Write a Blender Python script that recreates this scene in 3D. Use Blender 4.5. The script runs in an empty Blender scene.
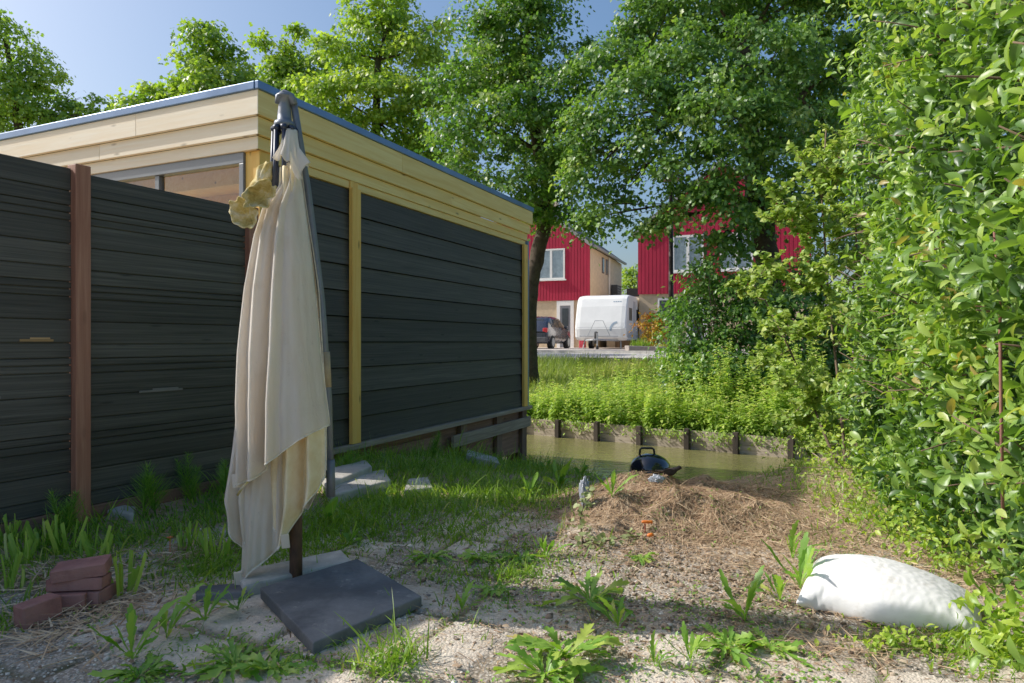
import bpy, bmesh, math, random
import numpy as np
from mathutils import Vector, Matrix

random.seed(7)
RNG = np.random.default_rng(11)
scn = bpy.context.scene
COL = scn.collection
R = math.radians

# ------------------------------------------------------------------ camera
F, CX, CY, H = 683.0, 512.0, 341.5, 1.1
cam_d = bpy.data.cameras.new("camera")
cam = bpy.data.objects.new("camera", cam_d)
COL.objects.link(cam)
cam.location = (0, 0, H)
cam.rotation_euler = (R(90), 0, 0)
cam_d.lens = 36.0 * F / 1024.0
cam_d.sensor_width = 36.0
cam_d.clip_start = 0.05
cam_d.clip_end = 2000
scn.camera = cam


def at(u, v, Y):
    """world point that is Y metres ahead and seen under picture angles u, v of the survey photo"""
    return Vector(((u - CX) / F * Y, Y, H - (v - CY) / F * Y))


# ------------------------------------------------------------------ world + sun
SUN_EL = 38.5
SDIR = Vector((-0.980, 0.20, 0)).normalized()
world = bpy.data.worlds.new("World")
scn.world = world
world.use_nodes = True
wn = world.node_tree
bg = wn.nodes["Background"]
sky = wn.nodes.new("ShaderNodeTexSky")
sky.sky_type = 'NISHITA'
sky.sun_disc = False
sky.sun_elevation = R(SUN_EL)
sky.sun_rotation = math.atan2(SDIR.x, SDIR.y)
sky.air_density = 1.15
sky.dust_density = 3.6
sky.ozone_density = 3.6
hs = wn.nodes.new("ShaderNodeHueSaturation")
hs.inputs['Saturation'].default_value = 1.2
hs.inputs['Value'].default_value = 1.0
wn.links.new(sky.outputs[0], hs.inputs['Color'])
wn.links.new(hs.outputs[0], bg.inputs[0])
bg.inputs[1].default_value = 0.15
sd = bpy.data.lights.new("sun", 'SUN')
sd.energy = 5.0
sd.angle = R(0.53)
sd.color = (1.0, 0.965, 0.90)
sun = bpy.data.objects.new("sun", sd)
COL.objects.link(sun)
sv = Vector((SDIR.x * math.cos(R(SUN_EL)), SDIR.y * math.cos(R(SUN_EL)), math.sin(R(SUN_EL))))
sun.rotation_euler = sv.to_track_quat('Z', 'Y').to_euler()
sun.location = (-6, 0, 12)

scn.render.engine = 'CYCLES'
scn.cycles.use_denoising = True
scn.cycles.max_bounces = 10
scn.cycles.diffuse_bounces = 7
scn.cycles.transparent_max_bounces = 12
scn.view_settings.view_transform = 'Standard'
scn.view_settings.look = 'None'
scn.view_settings.exposure = 0
scn.view_settings.gamma = 1.16

# ------------------------------------------------------------------ numpy noise
_perm = RNG.random((256, 256))


def vnoise(x, y, sc=1.0, seed=0):
    x = np.asarray(x, float) * sc + seed * 17.31
    y = np.asarray(y, float) * sc + seed * 9.77
    xi, yi = np.floor(x).astype(int), np.floor(y).astype(int)
    fx, fy = x - xi, y - yi
    fx, fy = fx * fx * (3 - 2 * fx), fy * fy * (3 - 2 * fy)
    g = lambda a, b: _perm[a % 256, b % 256]
    return (g(xi, yi) * (1 - fx) + g(xi + 1, yi) * fx) * (1 - fy) + (g(xi, yi + 1) * (1 - fx) + g(xi + 1, yi + 1) * fx) * fy


def fbm(x, y, sc=1.0, seed=0, octv=3):
    s, a, t = 0, 1.0, 0
    for i in range(octv):
        s = s + a * vnoise(x, y, sc * 2 ** i, seed + i)
        t += a
        a *= .5
    return s / t


def sstep(a, b, x):
    t = np.clip((np.asarray(x, float) - a) / (b - a), 0, 1)
    return t * t * (3 - 2 * t)


# ------------------------------------------------------------------ frames of reference
CA = np.array([0.32, 13.66])
CD = np.array([0.826, -0.563]); CD = CD / np.linalg.norm(CD)      # along the canal
CN = np.array([-CD[1], CD[0]])                                    # across, to the far side


def pq(x, y):
    dx, dy = np.asarray(x) - CA[0], np.asarray(y) - CA[1]
    return dx * CD[0] + dy * CD[1], dx * CN[0] + dy * CN[1]


SO = Vector((-1.897, 5.1, 0))
EA = Vector((0.412, 0.911, 0)).normalized()
EP = Vector((EA.y, -EA.x, 0))
EZ = Vector((0, 0, 1))
SHED_ROT = math.atan2(EA.y, EA.x)


def shed(a, p, z):
    return SO + EA * a + EP * p + EZ * z


FO = Vector((-2.50, 3.95, 0))
FA = Vector((0.477, 0.879, 0)).normalized()
FP = Vector((FA.y, -FA.x, 0))


def fen(t, p, z):
    return FO + FA * t + FP * p + EZ * z


# ------------------------------------------------------------------ ground heights
def garden_z(x, y):
    x = np.asarray(x, float); y = np.asarray(y, float)
    p, q = pq(x, y)
    left = -0.10 * sstep(-7.4, -6.4, q) - 0.16 * sstep(-6.6, -5.4, q) - 0.34 * sstep(-5.5, -3.9, q) - 0.6 * sstep(-4.0, -3.0, q)
    right = -1.2 * sstep(-4.3, -3.2, q)
    g = sstep(4.9, 6.4, p)
    z = left * (1 - g) + right * g
    # heap of clippings
    m = np.exp(-(np.abs((x - 1.10) / .68) ** 3 + np.abs((y - 4.55) / .58) ** 3)) * .15
    m2 = np.exp(-(((x - .95) / .55) ** 2 + ((y - 4.05) / .30) ** 2)) * .085
    lump = fbm(x, y, 5.0, 3) - .5
    mound = m + m2
    z = z + mound * (1 + 1.7 * lump)
    z = z + .06 * sstep(.35, .0, (x - FO.x) * FP.x + (y - FO.y) * FP.y)
    z = z + .02 * (fbm(x, y, 1.6, 1) - .5) + .010 * (fbm(x, y, 9., 5) - .5)
    z = z + .035 * (fbm(x, y, 3.0, 8) - .5) * sstep(.9, 1.9, x)
    return z


def gz(x, y):
    return float(garden_z(np.array([x]), np.array([y]))[0])


def bank_z(q):
    return np.interp(q, [0.0, .4, 1.5, 3, 4.5, 5.8, 9, 13, 60], [-.45, -.40, -.22, .04, .30, .50, .60, .72, .74])


def gpt(u, v, z0=0.0):
    """point of the garden ground seen at u, v"""
    Y = (H - z0) * F / (v - CY)
    for _ in range(12):
        x = (u - CX) / F * Y
        Y = .5 * Y + .5 * (H - gz(x, Y)) * F / (v - CY)
    x = (u - CX) / F * Y
    return Vector((x, Y, gz(x, Y)))


# ------------------------------------------------------------------ objects
def link(o):
    COL.objects.link(o)
    return o


def tag(o, label=None, cat=None, group=None, kind=None):
    if label: o["label"] = label
    if cat: o["category"] = cat
    if group: o["group"] = group
    if kind: o["kind"] = kind
    return o


ORG = {}


def thing(name, loc, label, cat, group=None, rz=0.0):
    o = link(bpy.data.objects.new(name, None))
    o.empty_display_size = .1
    o.location = loc
    o.rotation_euler = (0, 0, rz)
    ORG[o] = Vector(loc)
    return tag(o, label, cat, group)


def finish(name, me, mats, parent=None, smooth=False, org=None, bevel=0):
    o = link(bpy.data.objects.new(name, me))
    for m in (mats if isinstance(mats, (list, tuple)) else [mats]):
        me.materials.append(m)
    if parent is not None:
        L = ORG[parent]
        me.transform(Matrix.Translation(-L))
        o.parent = parent
        ORG[o] = L
    elif org is not None:
        me.transform(Matrix.Translation(-Vector(org)))
        o.location = org
        ORG[o] = Vector(org)
    else:
        ORG[o] = Vector((0, 0, 0))
    if smooth:
        me.polygons.foreach_set("use_smooth", [True] * len(me.polygons))
    if bevel:
        b = o.modifiers.new("edge", 'BEVEL')
        b.width = bevel
        b.segments = 2
        b.limit_method = 'ANGLE'
        b.angle_limit = R(40)
    return o


class MB:
    def __init__(s):
        s.v, s.f, s.r, s.m = [], [], [], []

    def add(s, verts, faces, rnd=None, mi=0):
        b = len(s.v)
        rnd = random.random() if rnd is None else rnd
        s.v += [tuple(x) for x in verts]
        s.r += [rnd] * len(verts)
        s.f += [tuple(i + b for i in f) for f in faces]
        s.m += [mi] * len(faces)

    def hexa(s, c, rnd=None, mi=0):
        """8 corners: bottom 4 ccw, top 4 ccw"""
        s.add(c, [(3, 2, 1, 0), (4, 5, 6, 7), (0, 1, 5, 4), (1, 2, 6, 5), (2, 3, 7, 6), (3, 0, 4, 7)], rnd, mi)

    def fbox(s, fn, a0, a1, p0, p1, z0, z1, rnd=None, mi=0):
        c = [fn(a0, p0, z0), fn(a1, p0, z0), fn(a1, p1, z0), fn(a0, p1, z0), fn(a0, p0, z1), fn(a1, p0, z1), fn(a1, p1, z1), fn(a0, p1, z1)]
        s.hexa(c, rnd, mi)

    def obox(s, c, ex, ey, ez, rnd=None, mi=0):
        c = Vector(c)
        k = [c - ex - ey - ez, c + ex - ey - ez, c + ex + ey - ez, c - ex + ey - ez,
             c - ex - ey + ez, c + ex - ey + ez, c + ex + ey + ez, c - ex + ey + ez]
        s.hexa(k, rnd, mi)

    def tube(s, pts, rad, n=8, rnd=None, caps=True, mi=0):
        pts = [Vector(p) for p in pts]
        if not isinstance(rad, (list, tuple)): rad = [rad] * len(pts)
        vs, fs = [], []
        up = Vector((0.13, .27, 1)).normalized()
        X = None
        for i, p in enumerate(pts):
            d = (pts[min(i + 1, len(pts) - 1)] - pts[max(i - 1, 0)]).normalized()
            if X is None:
                X = d.cross(up if abs(d.dot(up)) < .9 else Vector((1, 0, 0))).normalized()
            else:
                X = (X - d * X.dot(d)).normalized()
            Yv = d.cross(X)
            for k in range(n):
                a = 2 * math.pi * k / n
                vs.append(p + (X * math.cos(a) + Yv * math.sin(a)) * rad[i])
        for i in range(len(pts) - 1):
            for k in range(n):
                k2 = (k + 1) % n
                fs.append((i * n + k, i * n + k2, (i + 1) * n + k2, (i + 1) * n + k))
        if caps:
            fs.append(tuple(range(n - 1, -1, -1)))
            b = (len(pts) - 1) * n
            fs.append(tuple(b + k for k in range(n)))
        s.add(vs, fs, rnd, mi)

    def lathe(s, prof, c, ax=Vector((0, 0, 1)), n=20, rnd=None, mi=0):
        """profile of (radius, height) turned about the axis"""
        ax = Vector(ax).normalized()
        X = ax.cross(Vector((0, 0, 1)) if abs(ax.z) < .9 else Vector((1, 0, 0))).normalized()
        Yv = ax.cross(X)
        c = Vector(c)
        vs, fs = [], []
        for r, h in prof:
            for k in range(n):
                a = 2 * math.pi * k / n
                vs.append(c + ax * h + (X * math.cos(a) + Yv * math.sin(a)) * r)
        for i in range(len(prof) - 1):
            for k in range(n):
                k2 = (k + 1) % n
                fs.append((i * n + k, i * n + k2, (i + 1) * n + k2, (i + 1) * n + k))
        fs.append(tuple(range(n - 1, -1, -1)))
        b = (len(prof) - 1) * n
        fs.append(tuple(b + k for k in range(n)))
        s.add(vs, fs, rnd, mi)

    def grid(s, P, rnd=None, mi=0, close_u=False):
        """P[i][j] points"""
        n, m = len(P), len(P[0])
        vs = [p for row in P for p in row]
        fs = []
        for i in range(n - 1):
            for j in range(m - 1 + (1 if close_u else 0)):
                j2 = (j + 1) % m
                fs.append((i * m + j, i * m + j2, (i + 1) * m + j2, (i + 1) * m + j))
        s.add(vs, fs, rnd, mi)

    def build(s, name, mats, parent=None, smooth=False, org=None, bevel=0):
        me = bpy.data.meshes.new(name)
        me.from_pydata(s.v, [], s.f)
        a = me.attributes.new("rnd", 'FLOAT', 'POINT')
        a.data.foreach_set("value", s.r)
        if max(s.m) > 0:
            me.polygons.foreach_set("material_index", s.m)
        me.update()
        bm = bmesh.new(); bm.from_mesh(me)
        bmesh.ops.recalc_face_normals(bm, faces=bm.faces)
        bm.to_mesh(me); bm.free()
        return finish(name, me, mats, parent, smooth, org, bevel)


def np_mesh(name, co, faces_flat, nper, rnd):
    """fast mesh: co (N,3), faces all with nper corners"""
    me = bpy.data.meshes.new(name)
    me.vertices.add(len(co))
    me.vertices.foreach_set("co", np.ascontiguousarray(co, dtype=np.float32).ravel())
    nf = len(faces_flat) // nper
    me.loops.add(len(faces_flat))
    me.loops.foreach_set("vertex_index", np.ascontiguousarray(faces_flat, dtype=np.int32))
    me.polygons.add(nf)
    me.polygons.foreach_set("loop_start", np.arange(0, nf * nper, nper, dtype=np.int32))
    me.polygons.foreach_set("loop_total", np.full(nf, nper, dtype=np.int32))
    me.update(calc_edges=True)
    if rnd is not None:
        a = me.attributes.new("rnd", 'FLOAT', 'POINT')
        a.data.foreach_set("value", np.ascontiguousarray(rnd, dtype=np.float32))
    return me


def nrm(a):
    return a / np.maximum(np.linalg.norm(a, axis=-1, keepdims=True), 1e-9)


TEMPL = {
    'rhomb': (np.array([(0, 0, 0), (.45, .5, .10), (1, 0, -.05), (.45, -.5, .10)]), [(0, 1, 2), (0, 2, 3)]),
    'oval': (np.array([(0, 0, 0), (.22, .36, .09), (.58, .48, .10), (1, 0, -.14), (.58, -.48, .10), (.22, -.36, .09), (.22, 0, .0), (.58, 0, .03)]),
             [(0, 6, 1), (1, 6, 7), (1, 7, 2), (2, 7, 3), (0, 5, 6), (5, 7, 6), (5, 4, 7), (4, 3, 7)]),
    'laurel': (np.array([(0, 0, 0), (.14, .26, .07), (.38, .46, .11), (.66, .43, .09), (.87, .22, -.01), (1, 0, -.13), (.87, -.22, -.01), (.66, -.43, .09), (.38, -.46, .11), (.14, -.26, .07), (.14, 0, .01), (.38, 0, .04), (.66, 0, .02), (.87, 0, -.05)]),
               [(0, 10, 1), (1, 10, 11), (1, 11, 2), (2, 11, 12), (2, 12, 3), (3, 12, 13), (3, 13, 4), (4, 13, 5), (0, 9, 10), (9, 11, 10), (9, 8, 11), (8, 12, 11), (8, 7, 12), (7, 13, 12), (7, 6, 13), (6, 5, 13)]),
    'lobed': (np.array([(0, 0, 0), (.15, .5, .08), (.42, .22, .03), (.6, .45, .06), (1, 0, -.1), (.6, -.45, .06), (.42, -.22, .03), (.15, -.5, .08)]),
              [(0, 1, 2), (0, 2, 6), (0, 6, 7), (2, 3, 4), (2, 4, 6), (6, 4, 5)]),
}


def leaf_cloud(name, pos, axis, normal, length, width, rnd, mat, parent=None, shape='rhomb', smooth=False, org=None, extra=None):
    T, fc = TEMPL[shape]
    N, k = len(pos), len(T)
    axis = nrm(axis)
    normal = normal - axis * np.sum(axis * normal, axis=1, keepdims=True)
    normal = nrm(normal)
    side = np.cross(normal, axis)
    L = np.asarray(length)[:, None, None]; W = np.asarray(width)[:, None, None]
    co = pos[:, None, :] + T[None, :, 0:1] * L * axis[:, None, :] + T[None, :, 1:2] * W * side[:, None, :] + T[None, :, 2:3] * L * normal[:, None, :]
    f = (np.array(fc)[None, :, :] + (np.arange(N) * k)[:, None, None]).ravel()
    me = np_mesh(name, co.reshape(-1, 3), f, 3, np.repeat(rnd, k))
    return finish(name, me, mat, parent, smooth, org)


def blades_geo(root, dirv, length, width, droop, rnd, segs=3):
    N = len(root)
    dirv = nrm(dirv)
    hz = np.stack([-dirv[:, 1], dirv[:, 0], np.zeros(N)], 1) + RNG.normal(0, .35, (N, 3))
    side = hz - dirv * np.sum(hz * dirv, axis=1, keepdims=True)
    side = nrm(side)
    rows = []
    for i in range(segs + 1):
        t = i / segs
        c = root + dirv * (length * t)[:, None]
        c[:, 2] -= droop * length * t * t
        w = (width * (1 - t) ** .6 * .5 if i < segs else width * .03)[:, None]
        rows += [c - side * w, c + side * w]
    co = np.stack(rows, 1)
    k = 2 * (segs + 1)
    fc = np.array([(2 * i, 2 * i + 1, 2 * i + 3, 2 * i + 2) for i in range(segs)])
    f = (fc[None] + (np.arange(N) * k)[:, None, None]).ravel()
    return co.reshape(-1, 3), f, np.repeat(rnd, k)


def blades(name, root, dirv, length, width, droop, rnd, mat, parent=None, segs=3, org=None):
    co, f, r = blades_geo(root, dirv, length, width, droop, rnd, segs)
    return finish(name, np_mesh(name, co, f, 4, r), mat, parent, False, org)


# ------------------------------------------------------------------ materials
class NT:
    def __init__(s, name):
        s.mat = bpy.data.materials.new(name)
        s.mat.use_nodes = True
        s.t = s.mat.node_tree
        s.b = s.t.nodes["Principled BSDF"]
        s.out = s.t.nodes["Material Output"]

    def n(s, typ, **kw):
        x = s.t.nodes.new(typ)
        for k, v in kw.items(): setattr(x, k, v)
        return x

    def set(s, sock, v):
        if isinstance(v, bpy.types.NodeSocket): s.t.links.new(v, sock)
        elif isinstance(v, (int, float)): sock.default_value = v
        else:
            v = tuple(v)
            sock.default_value = v + (1.0,) if len(v) == 3 and sock.type == 'RGBA' else v

    def P(s, key, v):
        s.set(s.b.inputs[key], v)
        return s

    def coord(s, kind='Object'):
        return s.n("ShaderNodeTexCoord").outputs[kind]

    def attr(s, name='rnd', out='Fac'):
        a = s.n("ShaderNodeAttribute"); a.attribute_name = name
        return a.outputs[out]

    def mapping(s, vec, loc=(0, 0, 0), rot=(0, 0, 0), sc=(1, 1, 1)):
        m = s.n("ShaderNodeMapping")
        s.set(m.inputs[0], vec); m.inputs[1].default_value = loc; m.inputs[2].default_value = rot; m.inputs[3].default_value = sc
        return m.outputs[0]

    def noise(s, vec, scale, detail=4, rough=.55, dist=0, out='Fac'):
        x = s.n("ShaderNodeTexNoise")
        s.set(x.inputs['Vector'], vec); x.inputs['Scale'].default_value = scale; x.inputs['Detail'].default_value = detail
        x.inputs['Roughness'].default_value = rough; x.inputs['Distortion'].default_value = dist
        return x.outputs[out]

    def voro(s, vec, scale, feature='F1', out='Distance', rand=1.0):
        x = s.n("ShaderNodeTexVoronoi"); x.feature = feature
        s.set(x.inputs['Vector'], vec); x.inputs['Scale'].default_value = scale; x.inputs['Randomness'].default_value = rand
        return x.outputs[out]

    def ramp(s, fac, stops, interp='LINEAR'):
        r = s.n("ShaderNodeValToRGB"); s.set(r.inputs[0], fac)
        r.color_ramp.interpolation = interp
        e = r.color_ramp.elements
        while len(e) < len(stops): e.new(.5)
        for i, (p, c) in enumerate(stops):
            e[i].position = p
            c = (c, c, c) if isinstance(c, (int, float)) else c
            e[i].color = tuple(c) + (1.0,)
        return r.outputs[0]

    def mix(s, fac, a, b, mode='MIX'):
        m = s.n("ShaderNodeMix"); m.data_type = 'RGBA'; m.blend_type = mode
        s.set(m.inputs[0], fac); s.set(m.inputs[6], a); s.set(m.inputs[7], b)
        return m.outputs[2]

    def math(s, op, a, b=0.0, c=None):
        m = s.n("ShaderNodeMath"); m.operation = op
        s.set(m.inputs[0], a); s.set(m.inputs[1], b)
        if c is not None: s.set(m.inputs[2], c)
        return m.outputs[0]

    def vmath(s, op, a, b):
        m = s.n("ShaderNodeVectorMath"); m.operation = op
        s.set(m.inputs[0], a); s.set(m.inputs[1], b)
        return m.outputs[0]

    def bump(s, h, strength=.3, dist=.01):
        b = s.n("ShaderNodeBump"); s.set(b.inputs['Height'], h)
        b.inputs['Strength'].default_value = strength; b.inputs['Distance'].default_value = dist
        s.t.links.new(b.outputs[0], s.b.inputs['Normal'])
        return s

    def combine(s, x, y, z):
        c = s.n("ShaderNodeCombineXYZ")
        s.set(c.inputs[0], x); s.set(c.inputs[1], y); s.set(c.inputs[2], z)
        return c.outputs[0]


def m_wood(name, dark, light, stretch, rotz=0.0, rough=.7, spec=.3, var=.25, knots=.8, bump=.25, weather=None, grain=.45):
    m = NT(name)
    v = m.mapping(m.coord(), rot=(0, 0, -rotz))
    r = m.attr()
    off = m.combine(m.math('MULTIPLY', r, 37.0), m.math('MULTIPLY', r, 91.0), m.math('MULTIPLY', r, 53.0))
    v = m.vmath('ADD', v, off)
    vs = m.vmath('MULTIPLY', v, stretch)
    g = m.noise(vs, 1.0, 6, .6, 1.2)
    big = m.noise(m.vmath('MULTIPLY', v, tuple(.18 * a for a in stretch)), 1.0, 3, .5)
    c = m.ramp(g, [(.3, dark), (.66, light)])
    fine = m.noise(m.vmath('MULTIPLY', v, tuple(3.5 * a if a > 5 else 2 * a for a in stretch)), 1.0, 4, .7)
    c = m.mix(m.ramp(fine, [(.42, 0.0), (.62, grain)]), c, dark)
    c = m.mix(m.math('MULTIPLY', m.math('SUBTRACT', big, .35), 1.1), c, dark, 'MIX')
    kd = m.voro(m.vmath('MULTIPLY', v, tuple(a ** .42 for a in stretch)), 2.2)
    kk = m.ramp(kd, [(.045, 1.0), (.12, 0.0)])
    c = m.mix(m.math('MULTIPLY', kk, knots), c, tuple(a * .38 for a in dark))
    c = m.mix(1.0, c, m.ramp(r, [(0, 1 - var), (1, 1.0)]), 'MULTIPLY')
    if weather:
        w = m.noise(m.coord(), 2.3, 5, .65)
        c = m.mix(m.ramp(w, [(.52, 0.0), (.75, .55)]), c, weather)
    m.P('Base Color', c).P('Roughness', m.ramp(g, [(0, rough - .1), (1, min(1, rough + .15))])).P('Specular IOR Level', spec)
    m.bump(g, bump, .004)
    return m.mat


def m_plain(name, col, rough=.5, metal=0.0, spec=.5, nscale=6, namt=.25, bump=0.0, dirt=None, coat=0):
    m = NT(name)
    v = m.coord()
    a = m.noise(v, nscale, 5, .6)
    dk = tuple(c * (1 - namt) for c in col)
    lt = tuple(min(1, c * (1 + namt * .6)) for c in col)
    c = m.ramp(a, [(.3, dk), (.7, lt)])
    if dirt:
        c = m.mix(m.ramp(m.noise(v, nscale * .35, 6, .7), [(.45, 0.0), (.72, .7)]), c, dirt)
    m.P('Base Color', c).P('Roughness', m.ramp(a, [(.2, max(.05, rough - .08)), (.8, min(1, rough + .1))])).P('Metallic', metal).P('Specular IOR Level', spec)
    if coat: m.P('Coat Weight', coat)
    if bump: m.bump(m.noise(v, nscale * 8, 4, .6), bump, .004)
    return m.mat


def m_leaf(name, stops, trans=(1.3, 1.5, .5), tfac=.4, rough=.45, spec=.4):
    m = NT(name)
    c = m.ramp(m.attr(), stops)
    m.P('Base Color', c).P('Roughness', rough).P('Specular IOR Level', spec)
    tl = m.n("ShaderNodeBsdfTranslucent")
    m.set(tl.inputs[0], m.mix(1.0, c, trans, 'MULTIPLY'))
    tl_in = tl.outputs[0]
    ms = m.n("ShaderNodeMixShader"); ms.inputs[0].default_value = tfac
    m.t.links.new(m.b.outputs[0], ms.inputs[1]); m.t.links.new(tl_in, ms.inputs[2])
    m.t.links.new(ms.outputs[0], m.out.inputs[0])
    return m.mat


def m_glass(name, tint=(.8, .85, .85), rough=.02, dark=.35):
    """thin window pane: mirror by Fresnel over a tinted see-through"""
    m = NT(name)
    tr = m.n("ShaderNodeBsdfTransparent"); tr.inputs[0].default_value = tuple(tint) + (1,)
    gl = m.n("ShaderNodeBsdfGlossy"); gl.inputs['Roughness'].default_value = rough
    fr = m.n("ShaderNodeLayerWeight"); fr.inputs[0].default_value = .5
    f2 = m.math('MULTIPLY_ADD', m.math('POWER', fr.outputs['Facing'], 4.0), .85, .07)
    ms = m.n("ShaderNodeMixShader")
    m.set(ms.inputs[0], f2)
    m.t.links.new(tr.outputs[0], ms.inputs[1]); m.t.links.new(gl.outputs[0], ms.inputs[2])
    m.t.links.new(ms.outputs[0], m.out.inputs[0])
    m.t.nodes.remove(m.b)
    return m.mat


# ------------------------------------------------------------------ plastic sack: two sheets joined at the edges, part filled, slumped on the ground
def slump_sack(LX=.74, LY=.60, frames=44, press=4.6, seed=3):
    rs = random.Random(seed)
    na, nb_ = 64, 46
    vs, fs, idx = [], [], {}
    for side in (0, 1):
        for i in range(na + 1):
            for j in range(nb_ + 1):
                if side and (i in (0, na) or j in (0, nb_)):
                    idx[(1, i, j)] = idx[(0, i, j)]
                    continue
                a_, b_ = i / na, j / nb_
                h = .085 * math.sin(math.pi * a_) ** .5 * math.sin(math.pi * b_) ** .5 * (1.2 - .5 * a_)
                idx[(side, i, j)] = len(vs)
                vs.append(((a_ - .5) * LX, (b_ - .5) * LY * (1 - .25 * a_) + .02 * math.sin(a_ * 9), .11 + (h if side else -h) + .004 * rs.random()))
    for side in (0, 1):
        for i in range(na):
            for j in range(nb_):
                q = [idx[(side, i, j)], idx[(side, i + 1, j)], idx[(side, i + 1, j + 1)], idx[(side, i, j + 1)]]
                fs.append(q if side else q[::-1])
    me = bpy.data.meshes.new("sack_sheet"); me.from_pydata(vs, [], fs); me.update()
    sk = link(bpy.data.objects.new("sack_sheet", me))
    gp = bpy.data.meshes.new("sack_base"); gp.from_pydata([(-1, -1, 0), (1, -1, 0), (1, 1, 0), (-1, 1, 0)], [], [(0, 1, 2, 3)])
    gob = link(bpy.data.objects.new("sack_base", gp)); gob.modifiers.new("c", 'COLLISION')
    gob.collision.thickness_outer = .004; gob.collision.cloth_friction = 25
    cm = sk.modifiers.new("cloth", 'CLOTH'); st_ = cm.settings
    st_.quality = 5; st_.mass = .05; st_.tension_stiffness = 25; st_.compression_stiffness = 25; st_.shear_stiffness = 12; st_.bending_stiffness = .008
    st_.use_pressure = True; st_.uniform_pressure_force = press; st_.air_damping = 2
    cm.collision_settings.use_collision = True; cm.collision_settings.distance_min = .004
    cm.point_cache.frame_start = 1; cm.point_cache.frame_end = frames
    scn.frame_start, scn.frame_end = 1, frames
    for f_ in range(1, frames + 1): scn.frame_set(f_)
    ev = sk.evaluated_get(bpy.context.evaluated_depsgraph_get())
    me2 = bpy.data.meshes.new_from_object(ev)
    V = [Vector(q.co) for q in me2.vertices]; Fc = [tuple(p.vertices) for p in me2.polygons]
    bpy.data.objects.remove(sk); bpy.data.objects.remove(gob)
    for m_ in (me, gp, me2): bpy.data.meshes.remove(m_)
    scn.frame_set(1)
    return V, Fc


SACK_V, SACK_F = slump_sack()

# ================================================================== SETTING
def m_garden():
    m = NT("garden_soil")
    v = m.coord()
    soil, joint, slab = m.attr('soil'), m.attr('joint'), m.attr('slab')
    d1 = m.voro(v, 88, out='Distance')
    c1 = m.voro(v, 88, out='Color')
    sep = m.n("ShaderNodeSeparateColor"); m.set(sep.inputs[0], c1)
    peb = m.ramp(sep.outputs[0], [(0, (.26, .215, .17)), (.25, (.49, .42, .34)), (.5, (.66, .575, .47)), (.75, (.78, .69, .575)), (1, (.90, .84, .74))])
    gap = m.ramp(d1, [(.30, 1.0), (.62, 0.0)])
    grav = m.mix(gap, (.31, .26, .20), peb)
    fine = m.noise(v, 220, 3, .7)
    med = m.noise(v, 5.5, 6, .65, .4)
    big = m.noise(v, 1.7, 5, .6, .6)
    conc = m.ramp(m.noise(v, 40, 6, .7), [(.3, (.58, .495, .395)), (.7, (.80, .695, .56))])
    c = m.mix(m.ramp(m.math('ADD', m.math('MULTIPLY', big, .6), m.math('MULTIPLY', slab, .45)), [(.47, 0.0), (.60, .92)]), grav, conc)
    c = m.mix(1.0, c, m.ramp(slab, [(0, .80), (.5, .92), (1, 1.0)]), 'MULTIPLY')
    dirt = m.ramp(m.noise(v, 26, 7, .75), [(.3, (.17, .105, .065)), (.52, (.37, .255, .16)), (.75, (.58, .44, .30))])
    sm = m.ramp(m.math('ADD', soil, m.math('MULTIPLY', m.math('SUBTRACT', med, .5), .9)), [(.38, 0.0), (.6, 1.0)])
    c = m.mix(sm, c, dirt)
    c = m.mix(m.math('MULTIPLY', joint, .95), c, m.ramp(m.noise(v, 9, 4, .6), [(.4, (.13, .10, .065)), (.6, (.12, .13, .05))]))
    c = m.mix(m.ramp(m.noise(v, 3.2, 5, .7), [(.44, 0.0), (.70, .75)]), c, m.ramp(m.noise(v, 30, 6, .75), [(.35, (.20, .14, .09)), (.65, (.46, .36, .25))]))
    m.P('Base Color', c).P('Roughness', .92).P('Specular IOR Level', .2)
    h = m.math('ADD', m.math('MULTIPLY', m.math('SUBTRACT', 1.0, d1), m.math('SUBTRACT', 1.0, sm)), m.math('MULTIPLY', m.noise(v, 60, 6, .75), 1.3))
    m.bump(h, .75, .007)
    return m.mat


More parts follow.
